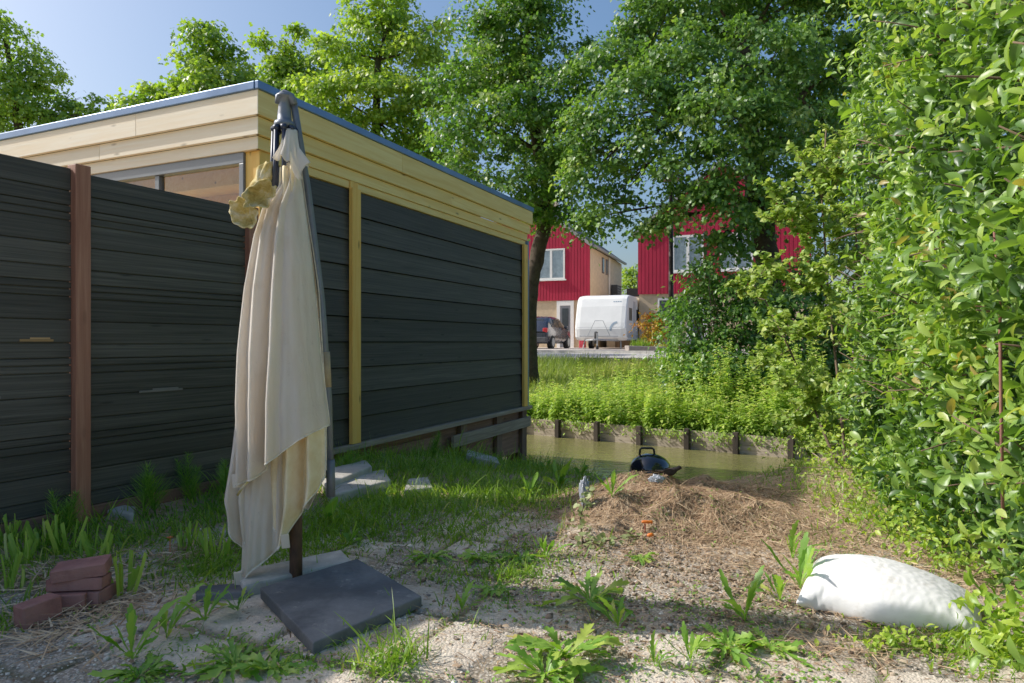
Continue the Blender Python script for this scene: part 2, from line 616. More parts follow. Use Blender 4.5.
def build_garden():
    def axis(lo, hi, f0, f1, fine, coarse):
        a = list(np.arange(f0, f1 + 1e-6, fine))
        x = f0
        step = fine
        while x > lo:
            step = min(step * 1.25, coarse); x -= step; a.insert(0, x)
        x = f1; step = fine
        while x < hi:
            step = min(step * 1.25, coarse); x += step; a.append(x)
        return np.array(a)
    xs = axis(-14, 14, -2.6, 3.4, .02, .6)
    ys = axis(-5, 11.5, 1.9, 6.6, .02, .35)
    X, Y = np.meshgrid(xs, ys)
    p, q = pq(X, Y)
    Z = garden_z(X, Y)
    # joints of half metre paving tiles
    a = (X - SO.x) * EA.x + (Y - SO.y) * EA.y + .06 * (fbm(X, Y, .9, 4) - .5)
    b = (X - SO.x) * EP.x + (Y - SO.y) * EP.y + .06 * (fbm(X, Y, .9, 6) - .5)
    da = np.abs((a / .5 + .5) % 1 - .5) * .5
    db = np.abs((b / .5 + .5) % 1 - .5) * .5
    jw = .010 + .034 * fbm(X, Y, 2.4, 9)
    joint = np.clip(1 - np.minimum(da, db) / jw, 0, 1) ** .6
    soil = sstep(.5, 1.3, np.exp(-(((X - 1.2) / 1.25) ** 2 + ((Y - 4.6) / 1.1) ** 2)) * 2.0) + sstep(4.1, 5.3, Y) + sstep(.95, .35, b) * .8 * sstep(4.5, 5.2, Y)
    soil = soil + sstep(1.3, 2.0, X - .10 * Y) * .8 + sstep(1.0, .2, (X - FO.x) * FP.x + (Y - FO.y) * FP.y)
    soil = np.clip(soil, 0, 1)
    ia, ib = np.floor(a / .5 + .5).astype(int), np.floor(b / .5 + .5).astype(int)
    slab = _perm[(ia * 7 + 31) % 256, (ib * 13 + 57) % 256]
    Z = Z - joint * .012 * (1 - soil) + (slab - .5) * .014 * (1 - soil) * (1 - joint)
    ny, nx = X.shape
    co = np.stack([X, Y, Z], -1).reshape(-1, 3)
    i, j = np.meshgrid(np.arange(ny - 1), np.arange(nx - 1), indexing='ij')
    f = np.stack([i * nx + j, i * nx + j + 1, (i + 1) * nx + j + 1, (i + 1) * nx + j], -1).reshape(-1, 4)
    qq = q.reshape(-1)
    keep = (qq[f] < -2.6).all(1)
    me = np_mesh("garden_ground", co, f[keep].ravel(), 4, None)
    for nme, arr in (("soil", soil), ("joint", joint * (1 - soil)), ("slab", slab)):
        at_ = me.attributes.new(nme, 'FLOAT', 'POINT')
        at_.data.foreach_set("value", arr.reshape(-1).astype(np.float32))
    o = finish("garden_ground", me, m_garden(), smooth=True)
    tag(o, kind="structure", label="weathered gravel and soil ground of the garden")


build_garden()


def m_terrain():
    m = NT("bank_turf")
    v = m.coord()
    n1 = m.noise(v, .9, 6, .65)
    c = m.ramp(n1, [(.3, (.14, .17, .04)), (.55, (.28, .29, .08)), (.75, (.42, .38, .16))])
    c = m.mix(m.ramp(m.noise(v, 9, 4, .7), [(.45, 0.0), (.7, .5)]), c, (.12, .09, .05))
    m.P('Base Color', c).P('Roughness', .95).P('Specular IOR Level', .1)
    m.bump(m.noise(v, 14, 5, .7), .8, .05)
    return m.mat


def build_terrain():
    ps = np.concatenate([np.linspace(-600, -40, 12)[:-1], np.linspace(-40, 60, 101), np.linspace(60, 600, 12)[1:]])
    qs = np.array([-600, -200, -60, -20, -7.5, -5.4, -3.9, -3.0, -1.5, -.03, 0.0, .2, .5, 1, 1.5, 2, 2.5, 3, 3.6, 4.5, 5.2, 5.8, 6.5, 8, 9, 11, 13, 20, 40, 80, 200, 600])
    zs = np.interp(qs, [-600, -20, -7.5, -5.4, -3.9, -3.0, -.03, 0.0, .4, 1.5, 3, 4.5, 5.8, 9, 13, 600],
                   [-.35, -.35, -.45, -.62, -1.0, -1.4, -1.4, -.47, -.42, -.22, .04, .30, .50, .60, .72, .74])
    P, Q = np.meshgrid(ps, qs)
    X = CA[0] + P * CD[0] + Q * CN[0]; Y = CA[1] + P * CD[1] + Q * CN[1]
    Z = np.repeat(zs[:, None], len(ps), 1) + np.where((Q > .6) & (Q < 5.5), .06 * (fbm(X, Y, .8, 2) - .5), 0)
    ny, nx = X.shape
    i, j = np.meshgrid(np.arange(ny - 1), np.arange(nx - 1), indexing='ij')
    f = np.stack([i * nx + j, i * nx + j + 1, (i + 1) * nx + j + 1, (i + 1) * nx + j], -1).reshape(-1)
    me = np_mesh("ground", np.stack([X, Y, Z], -1).reshape(-1, 3), f, 4, None)
    o = finish("ground", me, m_terrain(), smooth=True)
    tag(o, kind="structure", label="grassy ground rising behind the canal")


build_terrain()


def strip(name, qa, qb, lift, mat, label, p0=-70, p1=90, hq=None):
    """sheet lying on the terrain between two distances from the canal"""
    mb = MB()
    qs = np.linspace(qa, qb, 9)
    rows = []
    for q in qs:
        z = float(bank_z(q)) + lift
        rows.append([(CA[0] + p * CD[0] + q * CN[0], CA[1] + p * CD[1] + q * CN[1], z) for p in np.linspace(p0, p1, 41)])
    mb.grid(rows)
    o = mb.build(name, mat)
    return tag(o, kind="structure", label=label)


M_ROAD = m_plain("road_surface", (.50, .47, .44), .9, 0, .2, 3, .25, .5)
M_PAVE = m_plain("drive_paving", (.55, .48, .42), .9, 0, .2, 2.5, .2, .5)
strip("street", 6.3, 10.6, .03, M_ROAD, "pale street beyond the grassy bank")
strip("driveway", 10.75, 21, .05, M_PAVE, "paved driveway in front of the red houses")
mbk = MB()
for q0, q1 in ((6.15, 6.3), (10.6, 10.75)):
    for k in range(-40, 60):
        z = float(bank_z(q0))
        pts = []
        for zz in (z - .1, z + .13):
            for (pp, qq) in ((k, q0), (k + .99, q0), (k + .99, q1), (k, q1)):
                pts.append((CA[0] + pp * CD[0] + qq * CN[0], CA[1] + pp * CD[1] + qq * CN[1], zz))
        mbk.hexa(pts)
o = mbk.build("kerb", m_plain("kerb_concrete", (.45, .43, .40), .85, 0, .3, 5))
tag(o, kind="structure", label="pale concrete kerb along the street")

# ---- canal
m = NT("canal_water")
v = m.coord()
m.P('Base Color', m.ramp(m.noise(v, .5, 4), [(.3, (.125, .12, .038)), (.7, (.19, .175, .06))])).P('Roughness', .03).P('Specular IOR Level', .7).P('IOR', 1.33)
m.bump(m.noise(m.mapping(v, sc=(1, 1.8, 1)), 4.5, 4, .6, .6), .30, .05)
mbw = MB()
mbw.add([(CA[0] + p * CD[0] + q * CN[0], CA[1] + p * CD[1] + q * CN[1], -.75) for p, q in ((-90, -5.2), (110, -5.2), (110, -.02), (-90, -.02))], [(0, 1, 2, 3)])
tag(mbw.build("canal_water", m.mat), kind="structure", label="murky olive water of the canal")

# ---- retaining wall of the far bank
M_PLANK_GREY = m_wood("weathered_planks", (.36, .28, .20), (.66, .56, .43), (1.2, 22, 22), math.atan2(CD[1], CD[0]), .85, .2, .3)
M_PILE = m_wood("dark_pile", (.035, .028, .022), (.09, .07, .05), (18, 18, 1.2), 0, .85, .2, .3)
wl = thing("bank_retaining_wall", (CA[0], CA[1], -1.2), "low weathered plank retaining wall with dark posts along the far canal bank", "retaining wall")


def can(p, q, z):
    return Vector((CA[0] + p * CD[0] + q * CN[0], CA[1] + p * CD[1] + q * CN[1], z))


mb = MB()
for k in range(-9, 16):
    p0 = k * .86 - .13
    jit = random.uniform(-.012, .012)
    mb.fbox(can, p0 + .01, p0 + .85, -.035 + jit, .0 + jit, -1.2, -.61)
    mb.fbox(can, p0 + .01, p0 + .85, -.03 + jit, .005 + jit, -.605, -.435 + random.uniform(-.012, .006))
mb.build("plank_facing", M_PLANK_GREY, wl, bevel=.004)
for k in range(-9, 17):
    p0 = k * .86 - .13
    mb = MB()
    pj = p0 + random.uniform(-.03, .03)
    tl = random.uniform(-.015, .015)
    mb.fbox(can, pj - .045, pj + .045, -.15, -.05, -1.4, -.40 + tl)
    mb.build("post", M_PILE, wl, bevel=.006)

# ================================================================== SHED
M_DARK = m_wood("dark_boards", (.034, .032, .026), (.128, .120, .098), (.8, 55, 55), SHED_ROT, .62, .35, .45, .7, .35, None, .35)
M_DARKF = m_wood("dark_front_boards", (.046, .045, .040), (.160, .156, .138), (26, 1.3, 26), SHED_ROT, .62, .35, .45, .7, .35, None, .35)
M_PINE = m_wood("pine_along", (.82, .54, .15), (.95, .73, .29), (1.1, 20, 20), SHED_ROT, .6, .35, .10, .9, .2, None, .18)  # same pine as the front, colour warmed for the shaded long side
M_PINEF = m_wood("pine_across", (.88, .72, .49), (.96, .87, .69), (20, 1.1, 20), SHED_ROT, .6, .35, .10, .9, .2, None, .18)  # same pine, colour made paler for the sunlit front
M_PINEV = m_wood("pine_upright", (.84, .44, .07), (.96, .62, .16), (20, 20, 1.1), SHED_ROT, .6, .35, .10, .9, .2, None, .18)
M_ZINC = m_plain("roof_edge_metal", (.12, .21, .38), .35, .30, .5, 3, .2)  # blue of the reflected sky is put into the base colour
M_FELT = m_plain("roof_felt", (.03, .03, .032), .9, 0, .2, 5)
M_FRAME = m_plain("window_frame_grey", (.17, .185, .20), .4, 0, .5, 4, .12)
M_PANE = m_glass("window_glass", (.80, .84, .83))
M_BROWN = m_wood("brown_boards", (.17, .09, .06), (.38, .22, .15), (1.2, 22, 22), SHED_ROT, .75, .25, .3)
M_RAIL = m_wood("grey_rail", (.22, .17, .12), (.45, .38, .29), (1.2, 22, 22), SHED_ROT, .8, .25, .3)
M_BROWNV = m_wood("brown_posts", (.14, .085, .06), (.34, .22, .155), (20, 20, 1.2), SHED_ROT, .8, .25, .3)

sh = thing("garden_shed", shed(0, 0, 0), "flat roofed garden shed with dark plank walls, pale pine fascia and grey framed window", "shed")
A1 = 5.38
P1 = -5.4
# roof
mb = MB(); mb.fbox(shed, .035, A1 - .02, P1, -.035, 2.985, 3.02); mb.build("roof", M_FELT, sh)
mb = MB()
mb.fbox(shed, 0, A1, -.034, .004, 2.992, 3.055)
mb.fbox(shed, -.004, .034, P1, -.036, 2.992, 3.0545)
mb.build("roof_edge_trim", M_ZINC, sh, bevel=.006)
# stepped fascia boards
lay = [(2.805, 2.991, .012, .045), (2.668, 2.803, .042, .075), (2.568, 2.666, .072, .105)]
for i, (z0, z1, d0, d1) in enumerate(lay):
    mb = MB()
    cuts = [d0 + .001, 1.95 if i != 1 else 3.0, A1 - d0] if i != 2 else [d0 + .001, A1 - d0]
    for a, b in zip(cuts[:-1], cuts[1:]):
        mb.fbox(shed, a + .001, b - .001, -d1, -d0, z0, z1, random.random())
    mb.build("fascia_board", M_PINE, sh, bevel=.004)
    mb = MB()
    cuts = [-d0, -1.35 - .5 * i, -3.6, P1]
    for a, b in zip(cuts[:-1], cuts[1:]):
        mb.fbox(shed, d0, d1, b + .001, a - .001, z0, z1, random.random())
    mb.build("fascia_board", M_PINEF, sh, bevel=.004)
mb = MB(); mb.fbox(shed, .235, A1 - .1, -.165, -.088, 2.498, 2.566); mb.build("header_beam", M_PINE, sh, bevel=.004)
# dark side wall
mb = MB()
nb, zb, zt = 10, .165, 2.496
for k in range(nb):
    z0 = zb + (zt - zb) * k / nb; z1 = zb + (zt - zb) * (k + 1) / nb
    # lap boarding: the lower edge stands a little proud
    a0, a1 = .236, A1 - .12
    c = [shed(a0, -.135, z0 + .003), shed(a1, -.135, z0 + .003), shed(a1, -.088, z0 + .003), shed(a0, -.088, z0 + .003),
         shed(a0, -.135, z1 - .006), shed(a1, -.135, z1 - .006), shed(a1, -.106, z1 - .006), shed(a0, -.106, z1 - .006)]
    mb.hexa(c, random.random())
mb.build("side_wall", M_DARK, sh)
mb = MB(); mb.fbox(shed, .236, A1 - .12, -.16, -.14, .165, 2.49); mb.build("wall_lining", m_plain("gap_shade_black", (.006, .006, .006), .9), sh)  # near-black colour stands in for shade in the board gaps
# posts and battens
mb = MB(); mb.fbox(shed, .108, .232, -.235, -.09, .12, 2.565); mb.build("corner_post", M_PINEV, sh, bevel=.004)
mb = MB(); mb.fbox(shed, 1.19, 1.315, -.085, -.045, .165, 2.50); mb.build("batten", M_PINEV, sh, bevel=.003)
mb = MB(); mb.fbox(shed, 1.195, 1.31, -.0845, -.073, 2.5025, 2.565); mb.build("batten_block", M_PINEV, sh, bevel=.002)
mb = MB(); mb.fbox(shed, A1 - .24, A1 - .115, -.085, -.045, .165, 2.50); mb.build("batten", M_PINEV, sh, bevel=.003)
mb = MB(); mb.fbox(shed, A1 - .112, A1 - .062, -.16, -.05, .165, 2.56); mb.build("end_trim", M_ZINC, sh, bevel=.003)
# front wall, window
mb = MB()
for k in range(10):
    z0 = .15 + .24 * k
    mb.fbox(shed, .125, .15, P1, -2.13, z0 + .003, z0 + .237)
for k in range(4):
    z0 = .15 + .2 * k
    mb.fbox(shed, .125, .15, -2.128, -.237, z0 + .003, z0 + .197)
mb.build("front_wall", M_DARKF, sh)
mb = MB()
W0, W1, WZ0, WZ1 = -2.125, -.237, .955, 2.566
mb.fbox(shed, .088, .16, W0, W1, WZ1 - .085, WZ1)
mb.fbox(shed, .088, .16, W0, W1, WZ0, WZ0 + .07)
mb.fbox(shed, .088, .16, W1 - .045, W1, WZ0 + .071, WZ1 - .086)
mb.fbox(shed, .088, .16, W0, W0 + .045, WZ0 + .071, WZ1 - .086)
mb.fbox(shed, .10, .155, -1.235, -1.185, WZ0 + .071, WZ1 - .086)
wf = mb.build("window", M_FRAME, sh, bevel=.004)
mb = MB()
mb.add([shed(.128, W0 + .04, WZ0 + .06), shed(.128, -1.21, WZ0 + .06), shed(.128, -1.21, WZ1 - .08), shed(.128, W0 + .04, WZ1 - .08)], [(0, 1, 2, 3)])
mb.build("pane", M_PANE, wf)
mb = MB()
mb.add([shed(.130, -1.205, WZ0 + .06), shed(.130, W1 - .04, WZ0 + .06), shed(.130, W1 - .04, WZ1 - .08), shed(.130, -1.205, WZ1 - .08)], [(0, 1, 2, 3)])
mb.build("pane", M_PANE, wf)
# interior: floor, back wall, ceiling joists, unseen left side kept open to let sun in
mb = MB()
mb.fbox(shed, .16, A1 - .2, P1, -.17, .10, .15)
mb.build("floor_boards", M_PINE, sh)
mb = MB()
for k in range(12):
    mb.fbox(shed, A1 - .19, A1 - .165, P1, -.17, .16 + k * .2, .355 + k * .2)
mb.build("back_wall", M_PINEF, sh)
mb = MB()
mb.fbox(shed, .17, A1 - .2, P1 + .05, -.17, 2.60, 2.63)
for k in range(6):
    a = .5 + k * .8
    mb.fbox(shed, a, a + .07, P1 + .05, -.17, 2.45, 2.598)
mb.build("ceiling_boards", M_PINE, sh)
for a in (.17, 2.6, 5.0):
    mb = MB(); mb.fbox(shed, a, a + .12, P1, P1 + .1, .15, 2.56); mb.build("side_post", M_PINEV, sh)
# base
mb = MB(); mb.fbox(shed, .2, A1 + .03, -.13, -.035, .112, .162); mb.build("base_rail", M_RAIL, sh, bevel=.004)
mb = MB(); mb.fbox(shed, 3.1, A1 + .03, -.10, -.06, -.14, .0); mb.build("skirting_board", M_RAIL, sh, bevel=.004)
mb = MB(); mb.fbox(shed, .2, 2.9, -.15, -.11, -.09, .04); mb.build("skirting_board", M_BROWN, sh, bevel=.004)
mb = MB(); mb.fbox(shed, .2, A1, -.2, -.165, -.5, .11); mb.build("plinth", M_BROWN, sh)
for a in (3.35, 4.35, 5.2):
    mb = MB(); mb.fbox(shed, a, a + .16, -.16, -.102, -1.3, .111); mb.build("support_post", M_BROWNV, sh, bevel=.005)
mb = MB(); mb.fbox(shed, A1 - .16, A1 - .02, -.36, -.22, -1.35, .11); mb.build("support_post", M_BROWNV, sh, bevel=.005)

# ================================================================== FENCE
FROT = math.atan2(FA.y, FA.x)
M_FDARK = m_wood("fence_boards", (.035, .0325, .0265), (.135, .125, .102), (.8, 52, 52), FROT, .6, .35, .5, .75, .4, None, .35)
M_FPOST = m_wood("fence_posts", (.26, .095, .055), (.48, .23, .14), (20, 20, 1.0), FROT, .62, .35, .2, .3, .2)
M_FGRAV = m_wood("gravel_board", (.20, .10, .07), (.42, .25, .17), (1.2, 22, 22), FROT, .72, .3, .3)
M_RAW = m_wood("raw_splinter", (.42, .25, .10), (.58, .38, .18), (1.2, 22, 22), FROT, .8, .2, .3)
fence = thing("garden_fence", fen(0, 0, 0), "tall dark plank fence with reddish brown posts at the left of the garden", "fence")
pan = [(-3.25, -1.87), (-1.78, -.055), (.035, 1.155)]
for (t0, t1) in pan:
    mb = MB()
    gz0 = .14
    top = 2.09 if t1 < 0.5 else 2.075
    n = 9
    hgt = (top - gz0) / n
    for k in range(n):
        z0, z1 = gz0 + k * hgt, gz0 + (k + 1) * hgt
        r = random.random()
        off = random.uniform(-.002, .002)
        # double profile: two faces with a shallow groove between
        for (b0, b1) in ((0.0, .60), (.62, .80), (.82, 1.0)) if k % 2 else ((0, .38), (.40, 1.0)):
            mb.fbox(fen, t0, t1, -.014, .012 + off, z0 + hgt * b0 + (.004 if b0 == 0 else .0015), z0 + hgt * b1 - (.003 if b1 == 1 else .0015), r + random.uniform(-.06, .06))
        mb.fbox(fen, t0 + .002, t1 - .002, -.016, .0, z0, z1, r)
    pn = mb.build("fence_panel", M_FDARK, fence, bevel=.002)
for (t, zz, L) in ((-.32, 1.10, .17), (-.75, 1.085, .3), (.35, .78, .3), (-.5, .80, .09)):
    mb = MB()
    mb.fbox(fen, t, t + L, .0125, .0165, zz, zz + .013)
    mb.fbox(fen, t + L * .3, t + L * .9, .0125, .0155, zz + .0135, zz + .022)
    mb.build("splintered_edge", M_RAW if zz > 1 else m_plain("scuff", (.16, .15, .13), .8), fence, bevel=.001)
for t in (-1.825, 0.0 - .01, 1.20):
    mb = MB(); mb.fbox(fen, t - .043, t + .043, -.03, .056, -.1, 2.112 if t < 1 else 2.08); mb.build("post", M_FPOST, fence, bevel=.005)
for (t0, t1) in pan:
    mb = MB(); mb.fbox(fen, t0, t1, -.012, .02, -.08, .139); mb.build("gravel_board", M_FGRAV, fence, bevel=.003)

# ================================================================== PARASOL
UY = 3.09
UB = gpt(296, 585)


def up(u, v, d=0.0):
    q = at(u, v, UY)
    return Vector((q.x, UY - d, q.z))


M_CLOTH = None
mm = NT("parasol_cloth")
v = mm.coord()
n1 = mm.noise(mm.mapping(v, sc=(3, 3, .8)), 2.2, 6, .65)
c = mm.ramp(n1, [(.3, (.92, .86, .77)), (.55, (.96, .935, .89)), (.8, (.97, .955, .925))])
c = mm.mix(mm.ramp(mm.noise(v, 7, 6, .7), [(.55, 0.0), (.8, .22)]), c, (.60, .48, .32))
sepz = mm.n("ShaderNodeSeparateXYZ"); mm.set(sepz.inputs[0], v)
low = mm.ramp(mm.math('ADD', sepz.outputs[2], mm.math('MULTIPLY', n1, .35)), [(.25, .55), (.75, 0.0)])
c = mm.mix(low, c, (.86, .77, .60))
mil = mm.noise(mm.mapping(v, sc=(1, 1, .5)), 30, 8, .8)
c = mm.mix(mm.ramp(mil, [(.60, 0.0), (.72, .40)]), c, (.42, .40, .33))
strk = mm.noise(mm.mapping(v, sc=(14, 14, .5)), 1.0, 4, .6)
c = mm.mix(mm.ramp(strk, [(.52, 0.0), (.75, .28)]), c, (.58, .47, .33))
mm.P('Base Color', c).P('Roughness', .9).P('Specular IOR Level', .15).P('Sheen Weight', .2)
wv = mm.n("ShaderNodeTexWave"); wv.inputs['Scale'].default_value = 160; mm.set(wv.inputs[0], v)
mm.bump(mm.math('ADD', mm.math('MULTIPLY', wv.outputs[1], .15), mm.math('ADD', mm.math('MULTIPLY', mm.noise(v, 45, 5, .7), .3), mm.math('MULTIPLY', mm.noise(mm.mapping(v, rot=(.3, .2, 0), sc=(3, 3, 1)), 5.5, 5, .6, 1.0), 3.0))), .5, .012)
tl = mm.n("ShaderNodeBsdfTranslucent"); mm.set(tl.inputs[0], mm.mix(1.0, c, (1.0, .93, .78), 'MULTIPLY'))
ms = mm.n("ShaderNodeMixShader"); ms.inputs[0].default_value = .42
mm.t.links.new(mm.b.outputs[0], ms.inputs[1]); mm.t.links.new(tl.outputs[0], ms.inputs[2]); mm.t.links.new(ms.outputs[0], mm.out.inputs[0])
M_CLOTH = mm.mat

mm = NT("stained_cloth")
v = mm.coord()
c = mm.ramp(mm.noise(v, 16, 6, .7), [(.32, (.30, .20, .035)), (.5, (.56, .44, .15)), (.68, (.78, .72, .55))])
mm.P('Base Color', c).P('Roughness', .9)
mm.bump(mm.noise(v, 60, 4, .6), .3, .003)
M_STAIN = mm.mat
M_UGREY = m_plain("parasol_grey_metal", (.15, .175, .22), .45, .35, .5, 9, .2, .1, (.28, .27, .25))
M_UNAVY = m_plain("parasol_rib", (.025, .032, .06), .4, .2, .5, 9, .2)
M_UBEIGE = m_plain("worn_tape", (.42, .34, .22), .8, 0, .3, 12)
mm = NT("rusty_pole")
v = mm.coord()
nn = mm.noise(mm.mapping(v, sc=(1, 1, .35)), 24, 6, .7)
zz = mm.n("ShaderNodeSeparateXYZ"); mm.set(zz.inputs[0], v)
rust = mm.ramp(nn, [(.3, (.05, .028, .02)), (.6, (.13, .065, .035)), (.8, (.25, .20, .17))])
mm.P('Base Color', rust).P('Roughness', .75).P('Metallic', .15)
mm.bump(nn, .3, .003)
M_RUST = mm.mat

par = thing("parasol", UB, "furled off white cantilever parasol standing in front of the dark fence", "parasol")
mb = MB()
top = up(287, 118)
mb.tube([UB + Vector((0, 0, -.1)), UB + Vector((-.001, 0, .5))], .0285, 16)
mb.build("mast_foot", M_RUST, par, smooth=True)
mb = MB()
mb.tube([UB + Vector((-.001, 0, .49)), UB + Vector((-.004, 0, 1.2)), Vector((top.x, UB.y, 2.05))], .021, 14)
mb.build("mast", M_UGREY, par, smooth=True)
# hub and cap
hub = Vector((up(285, 120).x, UB.y, 0))
zhub = up(285, 127).z
mb = MB()
mb.lathe([(.010, .150), (.030, .150), (.037, .144), (.037, .136), (.028, .132), (.026, .10), (.030, .06), (.031, .03), (.044, .024), (.046, .008), (.040, .0), (.015, -.005)], Vector((hub.x, hub.y, zhub - .005)), n=24)
mb.build("hub", M_UGREY, par, smooth=True)
mb = MB()
pts = [Vector((hub.x - .028, hub.y - .01, zhub + .10)), Vector((hub.x - .022, hub.y - .012, zhub + .128)), Vector((hub.x + .004, hub.y - .012, zhub + .145)), Vector((hub.x + .03, hub.y - .005, zhub + .135)), Vector((hub.x + .044, hub.y, zhub + .10))]
mb.tube(pts, [.012, .017, .019, .018, .016], 12)
mb.build("cap", M_UGREY, par, smooth=True)
for k in range(8):
    a = 2 * math.pi * k / 8 + .25
    d = Vector((math.cos(a), math.sin(a), 0))
    p0 = Vector((hub.x, hub.y, zhub - .005)) + d * .046
    p1 = p0 + d * .014 + Vector((0, 0, -.35))
    p2 = Vector((UB.x, UB.y, 1.0)) + d * .07
    mb = MB()
    ex = Vector((-d.y, d.x, 0)) * .0075
    for s, e in ((p0, p1), (p1, p2)):
        mb.tube([s, e], .0095, 8)
    mb.lathe([(.013, -.012), (.015, 0), (.013, .012)], p0 + Vector((0, 0, -.01)), d.cross(EZ), 12)
    mb.build("rib", M_UNAVY, par, smooth=True)
# hanging boom arm
mb = MB()
arm = [Vector((hub.x + .035, hub.y + .01, zhub + .13)), up(297, 135, -.03), up(304, 185, -.05), up(318, 300, -.06), up(325, 400, -.06), up(328, 490, -.05)]
for i in range(len(arm) - 1):
    pass
mb.tube(arm, [.016, .017, .0165, .016, .016, .016], 12)
am = mb.build("boom_arm", M_UGREY, par, smooth=True)
mb = MB(); mb.tube([up(327.2, 462, -.052), up(328.2, 499, -.049)], [.021, .0205], 12); mb.build("arm_end", M_UGREY, am, smooth=True)
mb = MB(); mb.tube([up(322.6, 352, -.06), up(324.2, 388, -.06)], .0172, 12); mb.build("tape_wrap", M_UBEIGE, am, smooth=True)


def cloth(mb, left, right, v0, hem, off, bulge, pleats, nA=70, nB=60, curl=0.0, sag=0.0, sgn=1, mi=0):
    rows = []
    la, lb = zip(*left); ra, rb = zip(*right); ha, hb = zip(*hem)
    for i in range(nB + 1):
        b = i / nB
        row = []
        for j in range(nA + 1):
            a = j / nA
            h = np.interp(a, ha, hb)
            vv = v0 + (h - v0) * b
            uL, uR = np.interp(vv, la, lb), np.interp(vv, ra, rb)
            w = (uR - uL) / 221.0
            bb = (vv - 160) / 380.0
            u = uL + (uR - uL) * a
            dome = math.sqrt(max(0, 1 - (2 * a - 1) ** 2))
            d = off + sgn * dome * w * .5 * bulge
            for (pa, amp, wd, drift) in pleats:
                c = pa + drift * (b - .5)
                d += amp * (.25 + .9 * b) * math.exp(-((a - c) / wd) ** 2)
            d += .004 * math.sin(a * 31 + b * 7) * b + .008 * (float(vnoise(a * 6, b * 9, 1.0, 3)) - .5)
            # soft roll near the hem
            d += curl * max(0, b - .85) ** 2 * 20
            u += 1.2 * math.sin(b * 9 + a * 5) * b
            row.append(up(u, vv, d))
        rows.append(row)
    mb.grid(rows, mi=mi)
    HEMS.append(rows[-1]); HEMS.append([r_[-1] for r_ in rows[int(nB * .5):]])


HEMS = []
can_l = [(150, 276), (166, 268), (200, 264), (240, 255), (290, 248), (350, 241), (400, 238), (450, 232), (500, 225), (540, 229), (560, 238), (600, 243)]
mbc = MB()
# back half
cloth(mbc, [(150, 285), (200, 274), (290, 250), (400, 240), (540, 228)], [(150, 298), (200, 304), (290, 317), (400, 325), (540, 322)], 166,
      [(0, 500), (.3, 535), (.5, 505), (.7, 520), (1, 470)], -.02, .75, [(.2, -.03, .06, 0), (.45, .03, .06, 0), (.7, -.03, .06, 0)], sgn=-1)
# left rear panel
cloth(mbc, [(150, 276), (166, 269), (200, 265), (290, 247), (350, 241), (400, 237), (450, 231), (497, 224.5), (530, 230), (560, 240)],
      [(150, 286), (200, 280), (300, 268), (400, 262), (480, 262), (560, 262)], 196,
      [(0, 496), (.12, 515), (.3, 538), (.48, 550), (.6, 540), (1, 520)], -.02, .95, [(.22, .03, .09, .05), (.45, -.03, .07, .05), (.62, .025, .08, 0)])
# low centre panel
cloth(mbc, [(168, 272), (300, 256), (400, 250), (470, 247), (575, 245.5)], [(168, 296), (300, 298), (400, 296), (470, 291), (540, 288), (600, 286)], 205,
      [(0, 574), (.06, 578), (.3, 566), (.6, 556), (.85, 545), (1, 533)], .045, .42, [(.35, .012, .12, -.1), (.7, -.02, .1, .05), (.9, .015, .06, 0)])
# right under panel, turned out at the bottom
cloth(mbc, [(168, 284), (300, 276), (470, 274), (560, 282)], [(168, 300), (300, 316), (420, 327), (473, 327), (500, 322), (540, 302)], 170,
      [(0, 522), (.25, 532), (.46, 540), (.56, 530), (.68, 512), (.8, 500), (.92, 488), (1, 474)], .05, .50, [(.20, -.03, .07, .1), (.42, .055, .10, .12), (.62, -.05, .06, .14), (.80, .05, .07, .1), (.95, -.02, .05, 0)], curl=.03, mi=1)
# big front panel
cloth(mbc, [(150, 292), (170, 290), (190, 282), (212, 267), (240, 259), (290, 251), (350, 245.5), (400, 243), (480, 245)],
      [(150, 299), (166, 301), (200, 306), (260, 313.5), (330, 321), (400, 327.5), (425, 330)], 166,
      [(0, 480), (.15, 475), (.31, 470), (.40, 463), (.46, 457), (.62, 445), (.78, 434), (.9, 428), (1, 424)], .035, .92,
      [(.07, .035, .04, 0), (.17, -.035, .04, .0), (.28, .035, .035, .03), (.43, -.075, .06, -.10), (.56, .045, .05, -.10), (.64, -.012, .035, -.08), (.8, .012, .06, 0), (.95, -.02, .05, 0)], nA=110, nB=90)
mm = NT("cloth_inside")
v = mm.coord()
c = mm.ramp(mm.noise(v, 8, 6, .7), [(.3, (.74, .57, .30)), (.6, (.88, .76, .52)), (.8, (.92, .84, .66))])
mm.P('Base Color', c).P('Roughness', .9).P('Specular IOR Level', .15)
mm.bump(mm.noise(v, 22, 5, .65), .3, .006)
cn = mbc.build("canopy", [M_CLOTH, mm.mat], par, smooth=True)
so = cn.modifiers.new("cloth_thickness", 'SOLIDIFY'); so.thickness = .003; so.offset = 0
M_HEM = m_plain("hem_tape", (.80, .74, .62), .9, 0, .2, 30, .3)
for hl in HEMS:
    mb = MB(); mb.tube(hl, .0042, 5); mb.build("hem", M_HEM, cn, smooth=True)
# rib pockets sewn to the tips
for (u, v_, d) in ((247, 571, .10), (297, 531, .16), (246, 476, .11)):
    mb = MB()
    c = up(u, v_, d)
    mb.obox(c, Vector((.018, 0, .002)), Vector((0, .004, 0)), Vector((-.003, 0, .03)))
    mb.build("pocket", M_CLOTH, cn, bevel=.004)
mb = MB()
mb.tube([up(250, 488, .14), up(258, 478, .16), (up(267, 470, .18))], [.006, .005, .004], 6)
mb.build("tie_cord", M_STAIN, cn, smooth=True)
